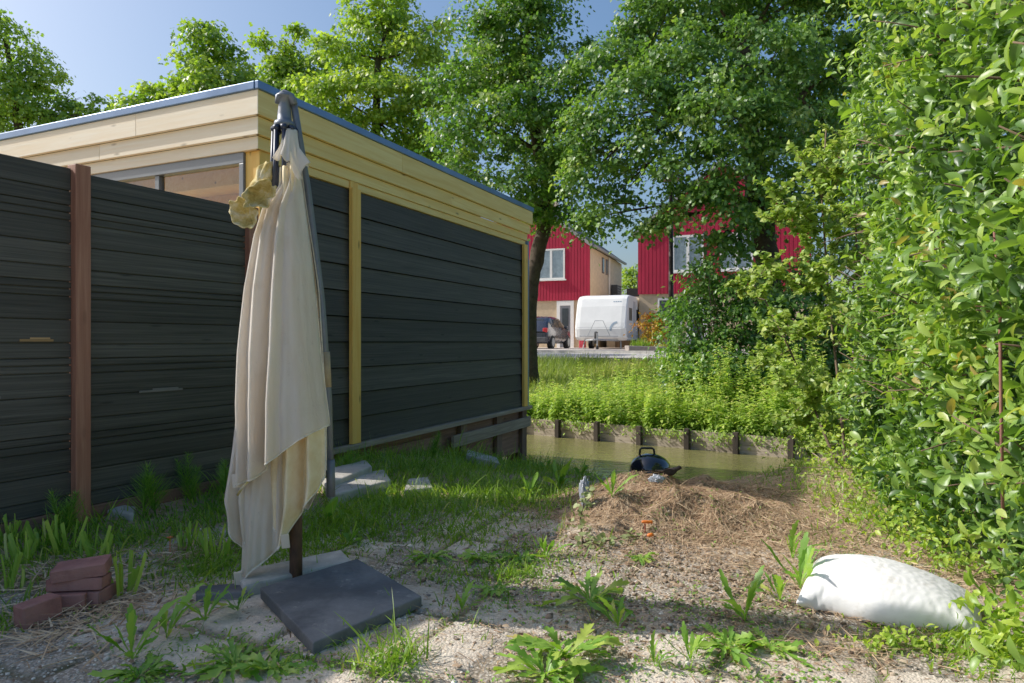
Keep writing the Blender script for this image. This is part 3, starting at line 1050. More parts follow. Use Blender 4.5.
# top cover round the hub
mbv = MB()
rows = []
for i in range(25):
    b = i / 24
    row = []
    for j in range(61):
        a = j / 60
        ang = -.35 + 3.1 * a     # wraps front right and back
        r = .030 + .018 * b + .028 * max(0, b - .55) * 2 + (.010 * math.sin(ang * 9) + .006 * math.sin(ang * 17 + 1)) * b ** 2
        zt = zhub - .02
        hemz = zhub - .17 - .10 * math.exp(-((a - .42) / .13) ** 2) - .012 * math.sin(a * 40)
        row.append(Vector((hub.x + .022 + math.sin(ang) * r * 1.25, hub.y - math.cos(ang) * r - .01 - .035 * b, zt + (hemz - zt) * b)))
    rows.append(row)
mbv.grid(rows)
vc = mbv.build("top_cover", M_CLOTH, par, smooth=True)
so = vc.modifiers.new("cloth_thickness", 'SOLIDIFY'); so.thickness = .003
# stained vent flap bunched at the left


def lobe(mb, c, ru, rv, rot, depth, cup, ruffle):
    rows = []
    for i in range(13):
        s = i / 12
        row = []
        for j in range(49):
            th = 2 * math.pi * j / 48
            rr = s * (1 + ruffle * s * math.sin(th * 5 + rot) * .5 + ruffle * .4 * s * math.sin(th * 9))
            uu, vv = ru * rr * math.cos(th), rv * rr * math.sin(th)
            u = c[0] + uu * math.cos(rot) - vv * math.sin(rot)
            v2 = c[1] + uu * math.sin(rot) + vv * math.cos(rot)
            d = depth + cup * s * s + ruffle * .05 * s * s * math.sin(th * 4 + rot) + .01 * s * math.sin(th * 7)
            row.append(up(u, v2, d))
        rows.append(row)
    mb.grid(rows)


mbf = MB()
lobe(mbf, (257, 220), 16, 12, .9, .10, .06, .16)
lobe(mbf, (274, 203), 17, 12, -.55, .11, .07, .20)
lobe(mbf, (264, 186), 8, 24, .35, .07, -.03, .14)
vf = mbf.build("vent_flap", M_STAIN, par, smooth=True)
so = vf.modifiers.new("cloth_thickness", 'SOLIDIFY'); so.thickness = .004

# ---- dark base slab, pale blocks, kerb piece
M_SLAB = m_plain("dark_slab", (.095, .098, .108), .7, 0, .4, 7, .3, .5, (.27, .27, .27))
_n = M_SLAB.node_tree
_b = _n.nodes["Principled BSDF"]
_src = _b.inputs['Base Color'].links[0].from_socket
_tc = _n.nodes.new("ShaderNodeTexCoord")
_nz = _n.nodes.new("ShaderNodeTexNoise"); _nz.inputs['Scale'].default_value = 11; _nz.inputs['Detail'].default_value = 9; _nz.inputs['Roughness'].default_value = .75
_n.links.new(_tc.outputs['Object'], _nz.inputs['Vector'])
_rp = _n.nodes.new("ShaderNodeValToRGB"); _rp.color_ramp.elements[0].position = .60; _rp.color_ramp.elements[1].position = .70
_rp.color_ramp.elements[1].color = (.6, .6, .6, 1)
_n.links.new(_nz.outputs[0], _rp.inputs[0])
_mx = _n.nodes.new("ShaderNodeMix"); _mx.data_type = 'RGBA'
_n.links.new(_rp.outputs[0], _mx.inputs[0]); _n.links.new(_src, _mx.inputs[6]); _mx.inputs[7].default_value = (.40, .39, .35, 1)
_n.links.new(_mx.outputs[2], _b.inputs['Base Color'])
c4 = [gpt(260, 604, .05), gpt(313, 657, .05), gpt(422, 608, .05), gpt(357, 574, .05)]
mb = MB()
zt = [.07, .05, .05, .075]
k = [Vector((p.x, p.y, p.z + z - .048)) for p, z in zip(c4, zt)] + [Vector((p.x, p.y, p.z + z)) for p, z in zip(c4, zt)]
mb.hexa(k)
cen = sum(c4, Vector()) / 4
o = mb.build("paving_slab", M_SLAB, org=cen, bevel=.006)
tag(o, "dark grey square slab lying flat at the foot of the parasol", "paving slab")

M_CONC = m_plain("old_concrete", (.55, .52, .47), .9, 0, .25, 8, .3, .6, (.16, .16, .13))
M_CONC2 = m_plain("pale_concrete", (.46, .43, .38), .9, 0, .25, 8, .3, .6, (.25, .24, .19))


def ground_block(pts, z0, z1, name, label, cat, mat, group=None, bev=.012, tilt=(0, 0, 0, 0)):
    """block whose top outline is seen at the four given picture angles"""
    P = [gpt(u, v, 0) for u, v in pts]
    k = [Vector((p.x, p.y, p.z + z0)) for p in P] + [Vector((p.x, p.y, p.z + z1 + t)) for p, t in zip(P, tilt)]
    mb = MB(); mb.hexa(k)
    o = mb.build(name, mat, org=sum(P, Vector()) / 4, bevel=bev)
    return tag(o, label, cat, group)


ground_block([(243, 599), (352, 573), (341, 561), (236, 584)], -.05, .06, "concrete_kerb_block", "long mossy grey concrete block lying behind the parasol foot", "concrete block", M_CONC)
ground_block([(196, 603), (248, 600), (245, 590), (196, 594)], -.05, .035, "edging_strip", "dark narrow edging strip lying left of the long concrete block", "edging strip", M_SLAB, bev=.006)
ground_block([(331, 509), (391, 489), (384, 478), (322, 489)], -.04, .07, "stone_slab", "pale broken stone slab beside the lower end of the parasol arm", "stone slab", M_CONC2, "stone slabs along the shed base", tilt=(.02, 0, 0, .01))
ground_block([(333, 499), (372, 481), (366, 474), (328, 484)], .05, .12, "stone_slab", "upper pale stone slab resting on the slab by the parasol arm", "stone slab", M_CONC2, "stone slabs along the shed base")
ground_block([(404, 497), (433, 494), (428, 483), (408, 485)], -.04, .05, "stone_slab", "small square pale stone in the grass along the shed", "stone slab", M_CONC2, "stone slabs along the shed base")
ground_block([(466, 462), (500, 470), (497, 464), (468, 456)], -.04, .08, "stone_slab", "narrow pale stone in tall grass near the far end of the shed", "stone slab", M_CONC, "stone slabs along the shed base")
ground_block([(84, 515), (134, 522), (136, 514), (100, 509)], -.05, .05, "stone_slab", "rough pale stone half buried at the foot of the brown fence post", "stone slab", M_CONC2)

# ---- bricks
M_BRICK = m_plain("red_brick", (.36, .155, .125), .9, 0, .25, 14, .3, .7, (.36, .20, .16))


def brick(c, yaw, pitch, roll, label, L=.21, W=.10, T=.055):
    m4 = Matrix.Rotation(yaw, 3, 'Z') @ Matrix.Rotation(pitch, 3, 'Y') @ Matrix.Rotation(roll, 3, 'X')
    bm = bmesh.new()
    bmesh.ops.create_cube(bm, size=1)
    bmesh.ops.bevel(bm, geom=bm.edges[:], offset=.05, segments=1, affect='EDGES')
    bmesh.ops.subdivide_edges(bm, edges=bm.edges[:], cuts=7, use_grid_fill=True)
    sx = random.uniform(0, 50)
    for q in bm.verts:
        e = sum(abs(c) > .44 for c in q.co)
        n = float(fbm(q.co.x * 3 + q.co.z * 2 + sx, q.co.y * 2 - q.co.z * 3, 2.2, 4)) - .5
        k = 1 + n * .03 - (.10 * max(0, n + .05) if e >= 2 else 0)
        q.co = m4 @ Vector((q.co.x * L * (1 + n * .012), q.co.y * W * k, q.co.z * T * k))
    me = bpy.data.meshes.new("brick"); bm.to_mesh(me); bm.free()
    o = finish("brick", me, M_BRICK)
    o.location = c
    return tag(o, label, "brick", "red bricks heaped in the cut grass")


b0 = gpt(66, 610)
yw = R(10)
ex = Vector((math.cos(yw), math.sin(yw), 0)); ey = Vector((-ex.y, ex.x, 0))
brick(b0 + ex * -.005 + Vector((0, .03, .032)), yw, 0, 0, "bottom red brick under the stacked bricks", L=.15, T=.068)
brick(b0 + ex * .105 + ey * .055 + Vector((0, .02, .032)), yw + R(78), 0, 0, "red brick set endways right of the bottom brick", L=.14, W=.06, T=.066)
brick(b0 + ey * .06 + ex * .025 + Vector((0, 0, .094)), yw + R(-3), 0, R(-3), "middle brown red brick of the small stack", L=.215, T=.05)
brick(b0 + ey * .06 + ex * .035 + Vector((0, 0, .148)), yw + R(6), R(-5), R(5), "topmost red brick with straw lying on it", L=.20, W=.115, T=.052)
b1 = gpt(38, 622)
brick(b1 + Vector((0, 0, .045)), R(62), R(-3), R(0), "single red brick lying on its side left of the brick stack", L=.14, W=.075, T=.085)

# ================================================================== HOUSES
HE1 = Vector((.94, -.342, 0)).normalized()
HE2 = Vector((.342, .94, 0)).normalized()
HROT = math.atan2(HE1.y, HE1.x)


def m_clad(name, base):
    m = NT(name)
    v = m.mapping(m.coord(), rot=(0, 0, -HROT))
    sep = m.n("ShaderNodeSeparateXYZ"); m.set(sep.inputs[0], v)
    n = m.noise(m.mapping(v, sc=(1, 1, .3)), 2.5, 5, .6)
    c = m.ramp(n, [(.3, tuple(.75 * a for a in base)), (.7, base)])
    m.P('Base Color', c).P('Roughness', .55).P('Specular IOR Level', .3)
    return m.mat


M_RED = m_clad("red_cladding", (.40, .010, .040))
M_CREAM = m_plain("cream_brick", (.52, .40, .26), .9, 0, .2, 5, .15, .6)
M_CREAMS = m_plain("buff_brick", (.66, .53, .39), .9, 0, .2, 5, .15, .6)
M_TILE = m_plain("grey_roof_tiles", (.075, .075, .085), .75, 0, .3, 4, .3, .6)
M_WHITE = m_plain("white_paint", (.78, .77, .74), .45, 0, .5, 3, .06)
M_CURT = m_plain("pale_curtain", (.40, .46, .50), .9, 0, .1, 5, .25)
M_DGLASS = m_plain("dark_glass", (.03, .04, .05), .06, 0, .6, 3, .2)
M_DOOR = m_plain("door_grey", (.20, .21, .23), .4, 0, .4, 3, .15)
M_WINGLASS = m_glass("house_glass", (.85, .9, .92))
M_PIPE = m_plain("downpipe_grey", (.28, .27, .26), .5, 0, .4, 5)
GZ = .70


def house(origin, wdt, dep, ridge_t, eave, ridge, sgn, windows, doors, label):
    """origin: front corner; front runs along sgn*HE1, body goes back along HE2"""
    def hf(t, s, z):
        return Vector((origin[0], origin[1], 0)) + HE1 * (sgn * t) + HE2 * s + EZ * z
    h = thing("red_house", hf(wdt / 2, dep / 2, GZ), label, "house")
    lowz = 3.29
    mb = MB(); mb.fbox(hf, .04, wdt - .04, .06, dep, GZ - .3, lowz); mb.build("lower_wall", M_CREAM, h)
    # gable: ribbed red cladding boards
    mb = MB()
    n = int(wdt / .17)
    for k in range(n):
        t0, t1 = wdt * k / n, wdt * (k + 1) / n
        def top(t): return eave + (ridge - eave) * (t / ridge_t if t < ridge_t else (wdt - t) / (wdt - ridge_t)) - .08
        z0, z1 = top(t0), top(t1)
        for (ta, tb, off) in ((t0, t0 + (t1 - t0) * .82, -.03), (t0 + (t1 - t0) * .82, t1, -.012)):
            za, zb = top(ta), top(tb)
            mb.hexa([hf(ta, off, lowz), hf(tb, off, lowz), hf(tb, .05, lowz), hf(ta, .05, lowz), hf(ta, off, za), hf(tb, off, zb), hf(tb, .05, zb), hf(ta, .05, za)], random.random())
    mb.build("gable_cladding", M_RED, h)
    # side and rear walls above
    mb = MB()
    z_side = eave - .1
    mb.add([hf(.03, .05, lowz), hf(.03, dep, lowz), hf(.03, dep, z_side), hf(.03, .05, z_side)], [(0, 1, 2, 3)])
    mb.add([hf(wdt - .03, .05, lowz), hf(wdt - .03, dep, lowz), hf(wdt - .03, dep, z_side), hf(wdt - .03, .05, z_side)], [(0, 1, 2, 3)])
    mb.add([hf(.03, dep, lowz), hf(wdt - .03, dep, lowz), hf(wdt - .03, dep, z_side), hf(ridge_t, dep, ridge - .1), hf(.03, dep, z_side)], [(0, 1, 2, 3, 4)])
    mb.build("side_wall", M_CREAMS, h)
    rf = MB()
    ov, th = .14, .13
    for (ta, za, tb, zb) in ((-.16, eave - .11, ridge_t, ridge), (wdt + .16, eave - .11, ridge_t, ridge)):
        rf.hexa([hf(ta, -ov, za), hf(tb, -ov, zb), hf(tb, dep + ov, zb), hf(ta, dep + ov, za), hf(ta, -ov, za + th), hf(tb, -ov, zb + th), hf(tb, dep + ov, zb + th), hf(ta, dep + ov, za + th)])
    rfo = rf.build("roof", M_TILE, h)
    mb = MB()
    mb.fbox(hf, ridge_t - .35, ridge_t + .2, dep * .55, dep * .55 + .5, ridge - .4, ridge + .75)
    mb.build("chimney", M_CREAMS, rfo)
    for (ta, za, tb, zb) in ((-.16, eave - .14, ridge_t, ridge - .03), (wdt + .16, eave - .14, ridge_t, ridge - .03)):
        mb = MB()
        mb.hexa([hf(ta, -ov - .03, za - .05), hf(tb, -ov - .03, zb - .05), hf(tb, -ov, zb - .05), hf(ta, -ov, za - .05), hf(ta, -ov - .03, za + .16), hf(tb, -ov - .03, zb + .16), hf(tb, -ov, zb + .16), hf(ta, -ov, za + .16)])
        mb.build("verge_board", M_PIPE, rfo)
    for (t0, t1, z0, z1, nm) in windows:
        mb = MB()
        fw = .085
        mb.fbox(hf, t0, t1, -.075, .0, z1 - fw, z1); mb.fbox(hf, t0, t1, -.075, .0, z0, z0 + fw)
        tm = (t0 + t1) / 2
        for ta, tb in ((t0, t0 + fw), (tm - .06, tm + .06), (t1 - fw, t1)):
            mb.fbox(hf, ta, tb, -.0745, -.001, z0 + fw + .001, z1 - fw - .001)
        w = mb.build("window", M_WHITE, h)
        mb = MB(); mb.fbox(hf, t0 - .08, t1 + .08, -.15, -.03, z0 - .07, z0 - .002); mb.build("sill", M_WHITE, w)
        for ta, tb in ((t0 + fw, tm - .06), (tm + .06, t1 - fw)):
            mb = MB()
            NN = 14
            row0, row1 = [], []
            for k in range(NN * 3 + 1):
                tt = ta + (tb - ta) * k / (NN * 3)
                dd = -.036 + .004 * math.sin(k * 2.1)
                row0.append(hf(tt, dd, z0 + fw)); row1.append(hf(tt, dd, z1 - fw))
            mb.grid([row0, row1])
            mb.build("curtain", M_CURT, w)
            mb = MB(); mb.add([hf(ta, -.058, z0 + fw), hf(tb, -.058, z0 + fw), hf(tb, -.058, z1 - fw), hf(ta, -.058, z1 - fw)], [(0, 1, 2, 3)])
            mb.build("pane", M_WINGLASS, w)
    for (t0, t1, z0, z1) in doors:
        mb = MB()
        mb.fbox(hf, t0, t0 + .18, -.01, .07, z0, z1); mb.fbox(hf, t1 - .18, t1, -.01, .07, z0, z1); mb.fbox(hf, t0 + .181, t1 - .181, -.01, .07, z1 - .25, z1)
        fr = mb.build("door_frame", M_WHITE, h)
        mb = MB(); mb.fbox(hf, t0 + .181, t1 - .181, .02, .06, z0, z1 - .251); d = mb.build("door", M_DOOR, fr)
        mb = MB(); mb.fbox(hf, t0 + .30, t1 - .30, .0, .018, z0 + .3, z1 - .4); mb.build("door_glass", M_DGLASS, fr)
    # gutter and downpipe on the side the photo shows
    mb = MB(); mb.fbox(hf, -.30, -.165, -.05, dep, eave - .16, eave - .04); mb.build("gutter", M_PIPE, h)
    return h, hf


h1, hf1 = house((4.11, 36.0), 7.2, 8.9, 3.6, 6.22, 8.9, -1, [(1.36, 2.88, 4.43, 6.07, ''), (4.2, 5.7, 4.43, 6.07, '')], [(.88, 1.82, GZ, 3.27)],
                "red clad gabled house with its buff side wall, behind the parked car and caravan")
mb = MB(); mb.tube([hf1(-.06, 4.6, GZ), hf1(-.06, 4.6, 6.05)], .05, 8); mb.build("downpipe", M_WHITE, h1)
for s in (3.0, 4.0):
    mb = MB(); mb.fbox(hf1, -.0, .05, s, s + .55, 5.0, 5.9); w = mb.build("window", m_plain("brown_frame", (.10, .05, .035), .5), h1)
    mb = MB(); mb.fbox(hf1, -.012, -.002, s + .08, s + .47, 5.08, 5.82); mb.build("pane", M_DGLASS, w)
h2, hf2 = house((5.87, 31.8), 7.4, 8.9, 3.7, 6.22, 9.1, 1, [(1.57, 2.95, 4.28, 5.93, ''), (3.66, 5.05, 4.28, 5.93, '')], [(2.2, 3.1, GZ, 3.2)],
                "red clad gabled house with white windows partly hidden behind the big dark tree")
mb = MB(); mb.fbox(hf2, .9, 2.0, .02, .07, 1.7, 3.1); w = mb.build("window", M_WHITE, h2)
mb = MB(); mb.fbox(hf2, .98, 1.92, .005, .018, 1.8, 3.0); mb.build("pane", M_DGLASS, w)

# wall mounted cooling unit
mb = MB(); mb.fbox(hf1, -.40, -.02, 5.3, 6.5, 3.6, 4.5)
cu = mb.build("cooling_unit", m_plain("cooler_dark", (.05, .055, .06), .5), org=hf1(-.2, 5.9, 3.6), bevel=.02)
tag(cu, "dark box of a cooling unit hung on the buff side wall of the house", "cooling unit")
mb = MB()
for k in range(5):
    mb.fbox(hf1, -.412, -.402, 5.4, 6.4, 3.72 + .15 * k, 3.78 + .15 * k)
mb.build("fan_guard", M_PIPE, cu)

# garage between the houses
ga = thing("garage", hf1(-1.5, 3.2, GZ), "low flat roofed buff garage between the two red houses", "garage")
mb = MB(); mb.fbox(hf1, -3.2, -.42, 2.2, 8.0, GZ - .2, 3.30); mb.build("wall", M_CREAMS, ga)
mb = MB(); mb.fbox(hf1, -3.25, -.41, 2.1, 8.1, 3.305, 3.55); mb.build("roof", m_plain("pale_roof_edge", (.52, .44, .36), .8), ga)
mb = MB(); mb.fbox(hf1, -2.9, -.9, 2.15, 2.195, GZ, 3.0); mb.build("garage_door", m_wood("garage_door", (.16, .10, .06), (.30, .2, .13), (22, 22, 1.2), HROT), ga)
mb = MB(); mb.fbox(hf1, -3.0, -1.2, 4.0, 7.0, 3.56, 4.15); mb.build("roof_box", m_plain("dark_box", (.04, .042, .05), .7), ga)
bx = MB(); bx.fbox(hf1, -3.1, -.9, 9.4, 11.5, GZ, 5.3); t_ = bx.build("timber_outbuilding", m_wood("pale_timber", (.42, .30, .18), (.58, .45, .3), (1.2, 18, 18), HROT), org=hf1(-2.2, 10, GZ))
tag(t_, "pale timber box of an outbuilding seen between the red houses", "outbuilding")
bx = MB(); bx.fbox(hf1, -3.2, -.8, 9.3, 11.6, 5.305, 5.42); bx.build("roof", M_PIPE, t_)

# ================================================================== CARAVAN
cvo = at(600, 350, 29.5); cvo.z = GZ + .05


def cv(s, w, z):
    return Vector((cvo.x, cvo.y, 0)) + HE2 * s + HE1 * w + EZ * (cvo.z + z * .94)


M_CV = m_plain("caravan_white", (.80, .80, .79), .35, 0, .5, 2, .06)
M_CVG = m_plain("caravan_grey", (.50, .52, .54), .4, 0, .5, 2, .1)
M_BLUEG = m_plain("caravan_decal", (.28, .36, .44), .4, 0, .5, 4, .1)
M_RUB = m_plain("rubber", (.02, .02, .021), .8, 0, .3, 10)
M_STEEL = m_plain("galvanised_steel", (.36, .37, .38), .5, .3, .5, 8)
van = thing("caravan", cv(2.5, 0, 0), "white touring caravan with sloping front parked before the red house", "caravan")
prof = [(.28, .42), (.02, .55), (-.02, .95), (.06, 1.25), (.32, 2.0), (.50, 2.36), (.72, 2.50), (1.2, 2.57), (4.4, 2.60), (4.75, 2.52), (4.9, 2.3), (4.95, .6), (4.8, .42)]
mb = MB()
ws = [-1.12, -1.07, -.9, 0, .9, 1.07, 1.12]
ins = [.10, .03, 0, 0, 0, .03, .10]
cs, cz = 2.4, 1.45
rows = []
for w, i_ in zip(ws, ins):
    rows.append([cv(cs + (s - cs) * (1 - i_ * .35), w, cz + (z - cz) * (1 - i_ * .5)) for s, z in prof])
n = len(prof)
mb.grid(rows, close_u=True)
mb.add(rows[0], [tuple(range(n))]); mb.add(rows[-1], [tuple(range(n - 1, -1, -1))])
b = mb.build("body", M_CV, van, bevel=.03)
mb = MB()
mb.fbox(cv, .35, 4.7, 1.122, 1.135, .55, .85); mb.build("side_stripe", M_CVG, van)
for (s0, s1, z0, z1) in ((.75, 1.5, 1.35, 1.95), (2.6, 3.6, 1.35, 1.95)):
    mb = MB(); mb.fbox(cv, s0, s1, 1.11, 1.128, z0, z1); mb.build("side_window", M_DGLASS, van, bevel=.02)
mb = MB(); mb.fbox(cv, 1.75, 2.35, 1.116, 1.13, .5, 2.3); mb.build("door", M_CVG, van, bevel=.01)
# gas locker lid line and curved decal on the front
mb = MB()
for k in range(12):
    a0, a1 = math.pi * (.55 + .045 * k), math.pi * (.55 + .045 * (k + 1))
    for r0, r1 in ((.28, .36),):
        c = [(.78 + math.cos(a0) * r1, .95 + math.sin(a0) * r1), (.78 + math.cos(a1) * r1, .95 + math.sin(a1) * r1), (.78 + math.cos(a1) * r0, .95 + math.sin(a1) * r0), (.78 + math.cos(a0) * r0, .95 + math.sin(a0) * r0)]
        sl = lambda z: np.interp(z, [.55, .95, 1.25, 2.0], [.02, -.02, .06, .32]) - .012
        mb.add([cv(float(sl(z)), w, z) for w, z in c], [(0, 1, 2, 3)])
mb.build("front_decal", M_BLUEG, van)
mb = MB()
sl2 = lambda z: float(np.interp(z, [.55, .95, 1.25, 2.0, 2.36], [.02, -.02, .06, .32, .50])) - .010
for k in range(4):
    w0 = .50 + .095 * k
    mb.add([cv(sl2(2.20), w0, 2.20), cv(sl2(2.20), w0 + .07, 2.20), cv(sl2(2.245), w0 + .07, 2.245), cv(sl2(2.245), w0, 2.245)], [(0, 1, 2, 3)])
mb.build("badge", M_BLUEG, van)
mb = MB(); mb.add([cv(sl2(1.02), -1.0, 1.02), cv(sl2(1.02), 1.0, 1.02), cv(sl2(1.035), 1.0, 1.035), cv(sl2(1.035), -1.0, 1.035)], [(0, 1, 2, 3)]); mb.build("locker_seam", M_CVG, van)
for w in (-1.02, 1.02):
    mb = MB(); mb.lathe([(.30, -.09), (.32, -.05), (.32, .05), (.30, .09)], cv(2.7, w, .31), HE1, 20); wh = mb.build("wheel", M_RUB, van, smooth=False)
    mb = MB(); mb.lathe([(.18, -.1), (.17, .1)], cv(2.7, w, .31), HE1, 16); mb.build("rim", M_STEEL, wh)
mb = MB()
hit = cv(-1.15, 0, .46)
for w in (-.75, .75): mb.tube([cv(.3, w, .42), hit], .04, 6)
mb.build("drawbar", M_STEEL, van)
mb = MB(); mb.tube([cv(-1.05, .12, .75), cv(-1.05, .12, .15)], .03, 8); jk = mb.build("jockey_stand", M_STEEL, van)
mb = MB(); mb.lathe([(.11, -.04), (.12, 0), (.11, .04)], cv(-1.05, .12, .07), HE1, 14); mb.build("jockey_wheel", M_RUB, jk)
mb = MB()
for w in (-.5, .5): mb.tube([cv(-.25, w, .6), cv(-.22, w * .35, 1.32)], .014, 6)
mb.tube([cv(-.22, -.18, 1.32), cv(-.22, .18, 1.32)], .014, 6)
mb.tube([cv(-.24, -.85, .62), cv(-.24, .85, .62)], .022, 6)
mb.build("bicycle_rack", M_STEEL, van)
for w in (-.8, .8):
    mb = MB(); mb.tube([cv(.5, w, .45), cv(.35, w * 1.05, .03)], .03, 6); mb.build("corner_steady", M_STEEL, van)
# spare wheel cover hung on the drawbar
mb = MB(); mb.lathe([(.10, -.08), (.24, -.08), (.27, -.02), (.24, .06), (.08, .07)], cv(-.62, -.02, .55), (HE1 + HE2 * .3).normalized(), 18)
mb.build("covered_wheel", M_RUB, van)

# ================================================================== CAR
co_ = Vector((1.58, 30.0, GZ + .04))
rc = co_ - HE1 * .88


def kc(s, w, z):
    return Vector((rc.x, rc.y, co_.z)) + HE2 * s + HE1 * w + EZ * z


M_CAR = m_plain("dark_car_paint", (.030, .036, .055), .25, .3, .5, 2, .1, coat=.6)
M_CARG = m_plain("car_glass", (.02, .025, .03), .05, 0, .6, 2, .1)
M_REDL = m_plain("tail_light", (.45, .015, .02), .25, 0, .5, 3, .1)
M_PLATE = m_plain("yellow_plate", (.80, .52, .02), .5, 0, .4, 3, .05)
car = thing("parked_car", kc(2.1, 0, 0), "dark hatchback with yellow rear plate parked beside the caravan", "car")
st = [  # s, z_low, z_belt, z_top, half width
    (.00, .36, .80, .80, .74), (.06, .30, .88, .90, .84), (.22, .27, .95, 1.12, .87), (.55, .26, .97, 1.40, .88), (.95, .26, .97, 1.49, .88), (1.8, .26, .95, 1.51, .88), (2.4, .26, .94, 1.46, .88),
    (2.95, .26, .94, 1.14, .88), (3.15, .26, .94, .98, .88), (3.7, .27, .88, .90, .86), (4.1, .30, .76, .78, .80), (4.22, .36, .62, .63, .70)]
rows = []
for s, zl, zbt, ztp, hw in st:
    tw = hw - .20 * min(1, max(0, (ztp - zbt) / .5))
    half = [(hw * .90, zl), (hw, zl + .18), (hw, zbt - .12), (hw * .975, zbt), (tw * 1.01, ztp - .05), (tw * .88, ztp), (tw * .4, ztp + .015)]
    rows.append([kc(s, w, z) for w, z in half] + [kc(s, -w, z) for w, z in half[::-1]])
mb = MB(); mb.grid(rows, close_u=True); mb.add(rows[0], [tuple(range(14))]); mb.add(rows[-1], [tuple(range(13, -1, -1))])
bd = mb.build("body", M_CAR, car, smooth=True)


def side_pt(s, f, out=.008):
    """point on the greenhouse: f 0 at the belt, 1 at the roof edge"""
    S = [r[0] for r in st]
    g = lambda k: float(np.interp(s, S, [r[k] for r in st]))
    zbt, ztp, hw = g(2), g(3), g(4)
    tw = hw - .20 * min(1, max(0, (ztp - zbt) / .5))
    w = hw * .975 + (tw * 1.01 - hw * .975) * f
    return w + out, zbt + (ztp - .05 - zbt) * f


for sg in (1, -1):
    for (sa, sb) in ((.62, 1.05), (1.12, 1.85), (1.93, 2.72)):
        mb = MB(); P = []
        for f in (.10, .88):
            P.append([kc(s, sg * side_pt(s, f)[0], side_pt(s, f)[1]) for s in np.linspace(sa + (.12 if f > .5 and sa < 1 else 0), sb - (.28 if f > .5 and sb > 2 else 0), 5)])
        mb.grid(P); mb.build("side_window", M_CARG, car)
    mb = MB(); mb.obox(kc(2.62, sg * .98, 1.02), HE2 * .08, HE1 * .09, EZ * .07); mb.build("mirror", M_CAR, car, bevel=.03)
    for s in (.72, 3.35):
        mb = MB(); mb.lathe([(.29, -.11), (.325, -.07), (.325, .07), (.29, .11)], kc(s, sg * .80, .325), HE1, 20); wh = mb.build("wheel", M_RUB, car)
        mb = MB(); mb.lathe([(.20, -.118), (.19, .118)], kc(s, sg * .80, .325), HE1, 16); mb.build("rim", M_STEEL, wh)
    mb = MB(); mb.obox(kc(.10, sg * .74, .86), HE2 * .10, HE1 * .11, EZ * .10); mb.build("tail_light", M_REDL, car, bevel=.03)
mb = MB()
mb.hexa([kc(.18, -.62, 1.0), kc(.18, .62, 1.0), kc(.22, .62, 1.0), kc(.22, -.62, 1.0), kc(.46, -.54, 1.37), kc(.46, .54, 1.37), kc(.5, .54, 1.37), kc(.5, -.54, 1.37)])
mb.build("rear_window", M_CARG, car)
mb = MB(); mb.fbox(kc, -.02, .03, -.27, .27, .62, .74); mb.build("number_plate", M_PLATE, car, bevel=.004)
mb = MB(); mb.fbox(kc, -.07, .10, -.80, .80, .33, .56); mb.build("bumper", m_plain("bumper_black", (.05, .052, .058), .5), car, bevel=.03)
# second car nose-in behind it
co2 = Vector((1.95, 36.0, 0))
mb = MB(); mb.fbox(hf1, .02, .30, -1.2, -.75, GZ + .02, GZ + 1.45)
o = mb.build("red_bin", m_plain("red_plastic", (.42, .03, .05), .5), org=hf1(.2, -1, GZ), bevel=.04)
mb = MB(); mb.fbox(hf1, -.02, .34, -1.25, -.7, GZ + 1.46, GZ + 1.54); mb.build("lid", m_plain("red_plastic_lid", (.35, .03, .05), .5), o, bevel=.02)
tag(o, "narrow red bin between the parked car and the white caravan", "bin")

# ================================================================== LAMP POST
lz = float(bank_z(pq(4.19, 18)[1]))
lp = thing("street_lamp", (4.19, 18, lz - .1), "tall dark street lamp with a flat head in front of the right red house", "street lamp")
M_LAMP = m_plain("lamp_post_dark", (.05, .032, .03), .55, .3, .4, 6)
mb = MB(); mb.tube([(4.19, 18, lz - .2), (4.19, 18, lz + 1.2), (4.19, 18, 5.3)], [.075, .07, .05], 10); mb.build("post", M_LAMP, lp, smooth=True)
mb = MB(); mb.lathe([(.05, -.06), (.11, -.02), (.26, .0), (.27, .03), (.20, .06), (.03, .09)], Vector((4.19, 18, 5.34)), n=18); mb.build("lamp_head", m_plain("lamp_red", (.22, .035, .05), .5), lp)

# ================================================================== FOLIAGE
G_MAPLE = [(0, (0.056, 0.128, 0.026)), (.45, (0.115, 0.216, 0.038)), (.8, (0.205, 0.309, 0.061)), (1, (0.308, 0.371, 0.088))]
G_FAR = [(0, (0.114, 0.216, 0.031)), (.5, (0.223, 0.338, 0.048)), (1, (0.427, 0.500, 0.095))]
G_LIGHT = [(0, (0.133, 0.255, 0.037)), (.5, (0.266, 0.412, 0.065)), (1, (0.475, 0.559, 0.129))]
ML_T1 = m_leaf("maple_leaf", G_MAPLE, (1.5, 1.9, .55), .36, .42, .45)
ML_T2 = m_leaf("dark_maple_leaf", [(0, (0.051, 0.126, 0.027)), (.5, (0.113, 0.232, 0.044)), (.85, (0.218, 0.354, 0.075)), (1, (0.327, 0.421, 0.122))], (1.4, 1.5, .5), .38, .42, .45)
ML_FAR = m_leaf("far_leaf", G_FAR, (1.6, 1.8, .5), .42, .45, .4)
ML_LIGHT = m_leaf("light_leaf", G_LIGHT, (1.2, 1.25, .6), .36, .42, .4)
ML_ORANGE = m_leaf("orange_leaf", [(0, (0.133, 0.178, 0.014)), (.4, (0.399, 0.288, 0.014)), (.75, (0.559, 0.274, 0.019)), (1, (0.399, 0.123, 0.019))], (1.3, 1.2, .6), .35)
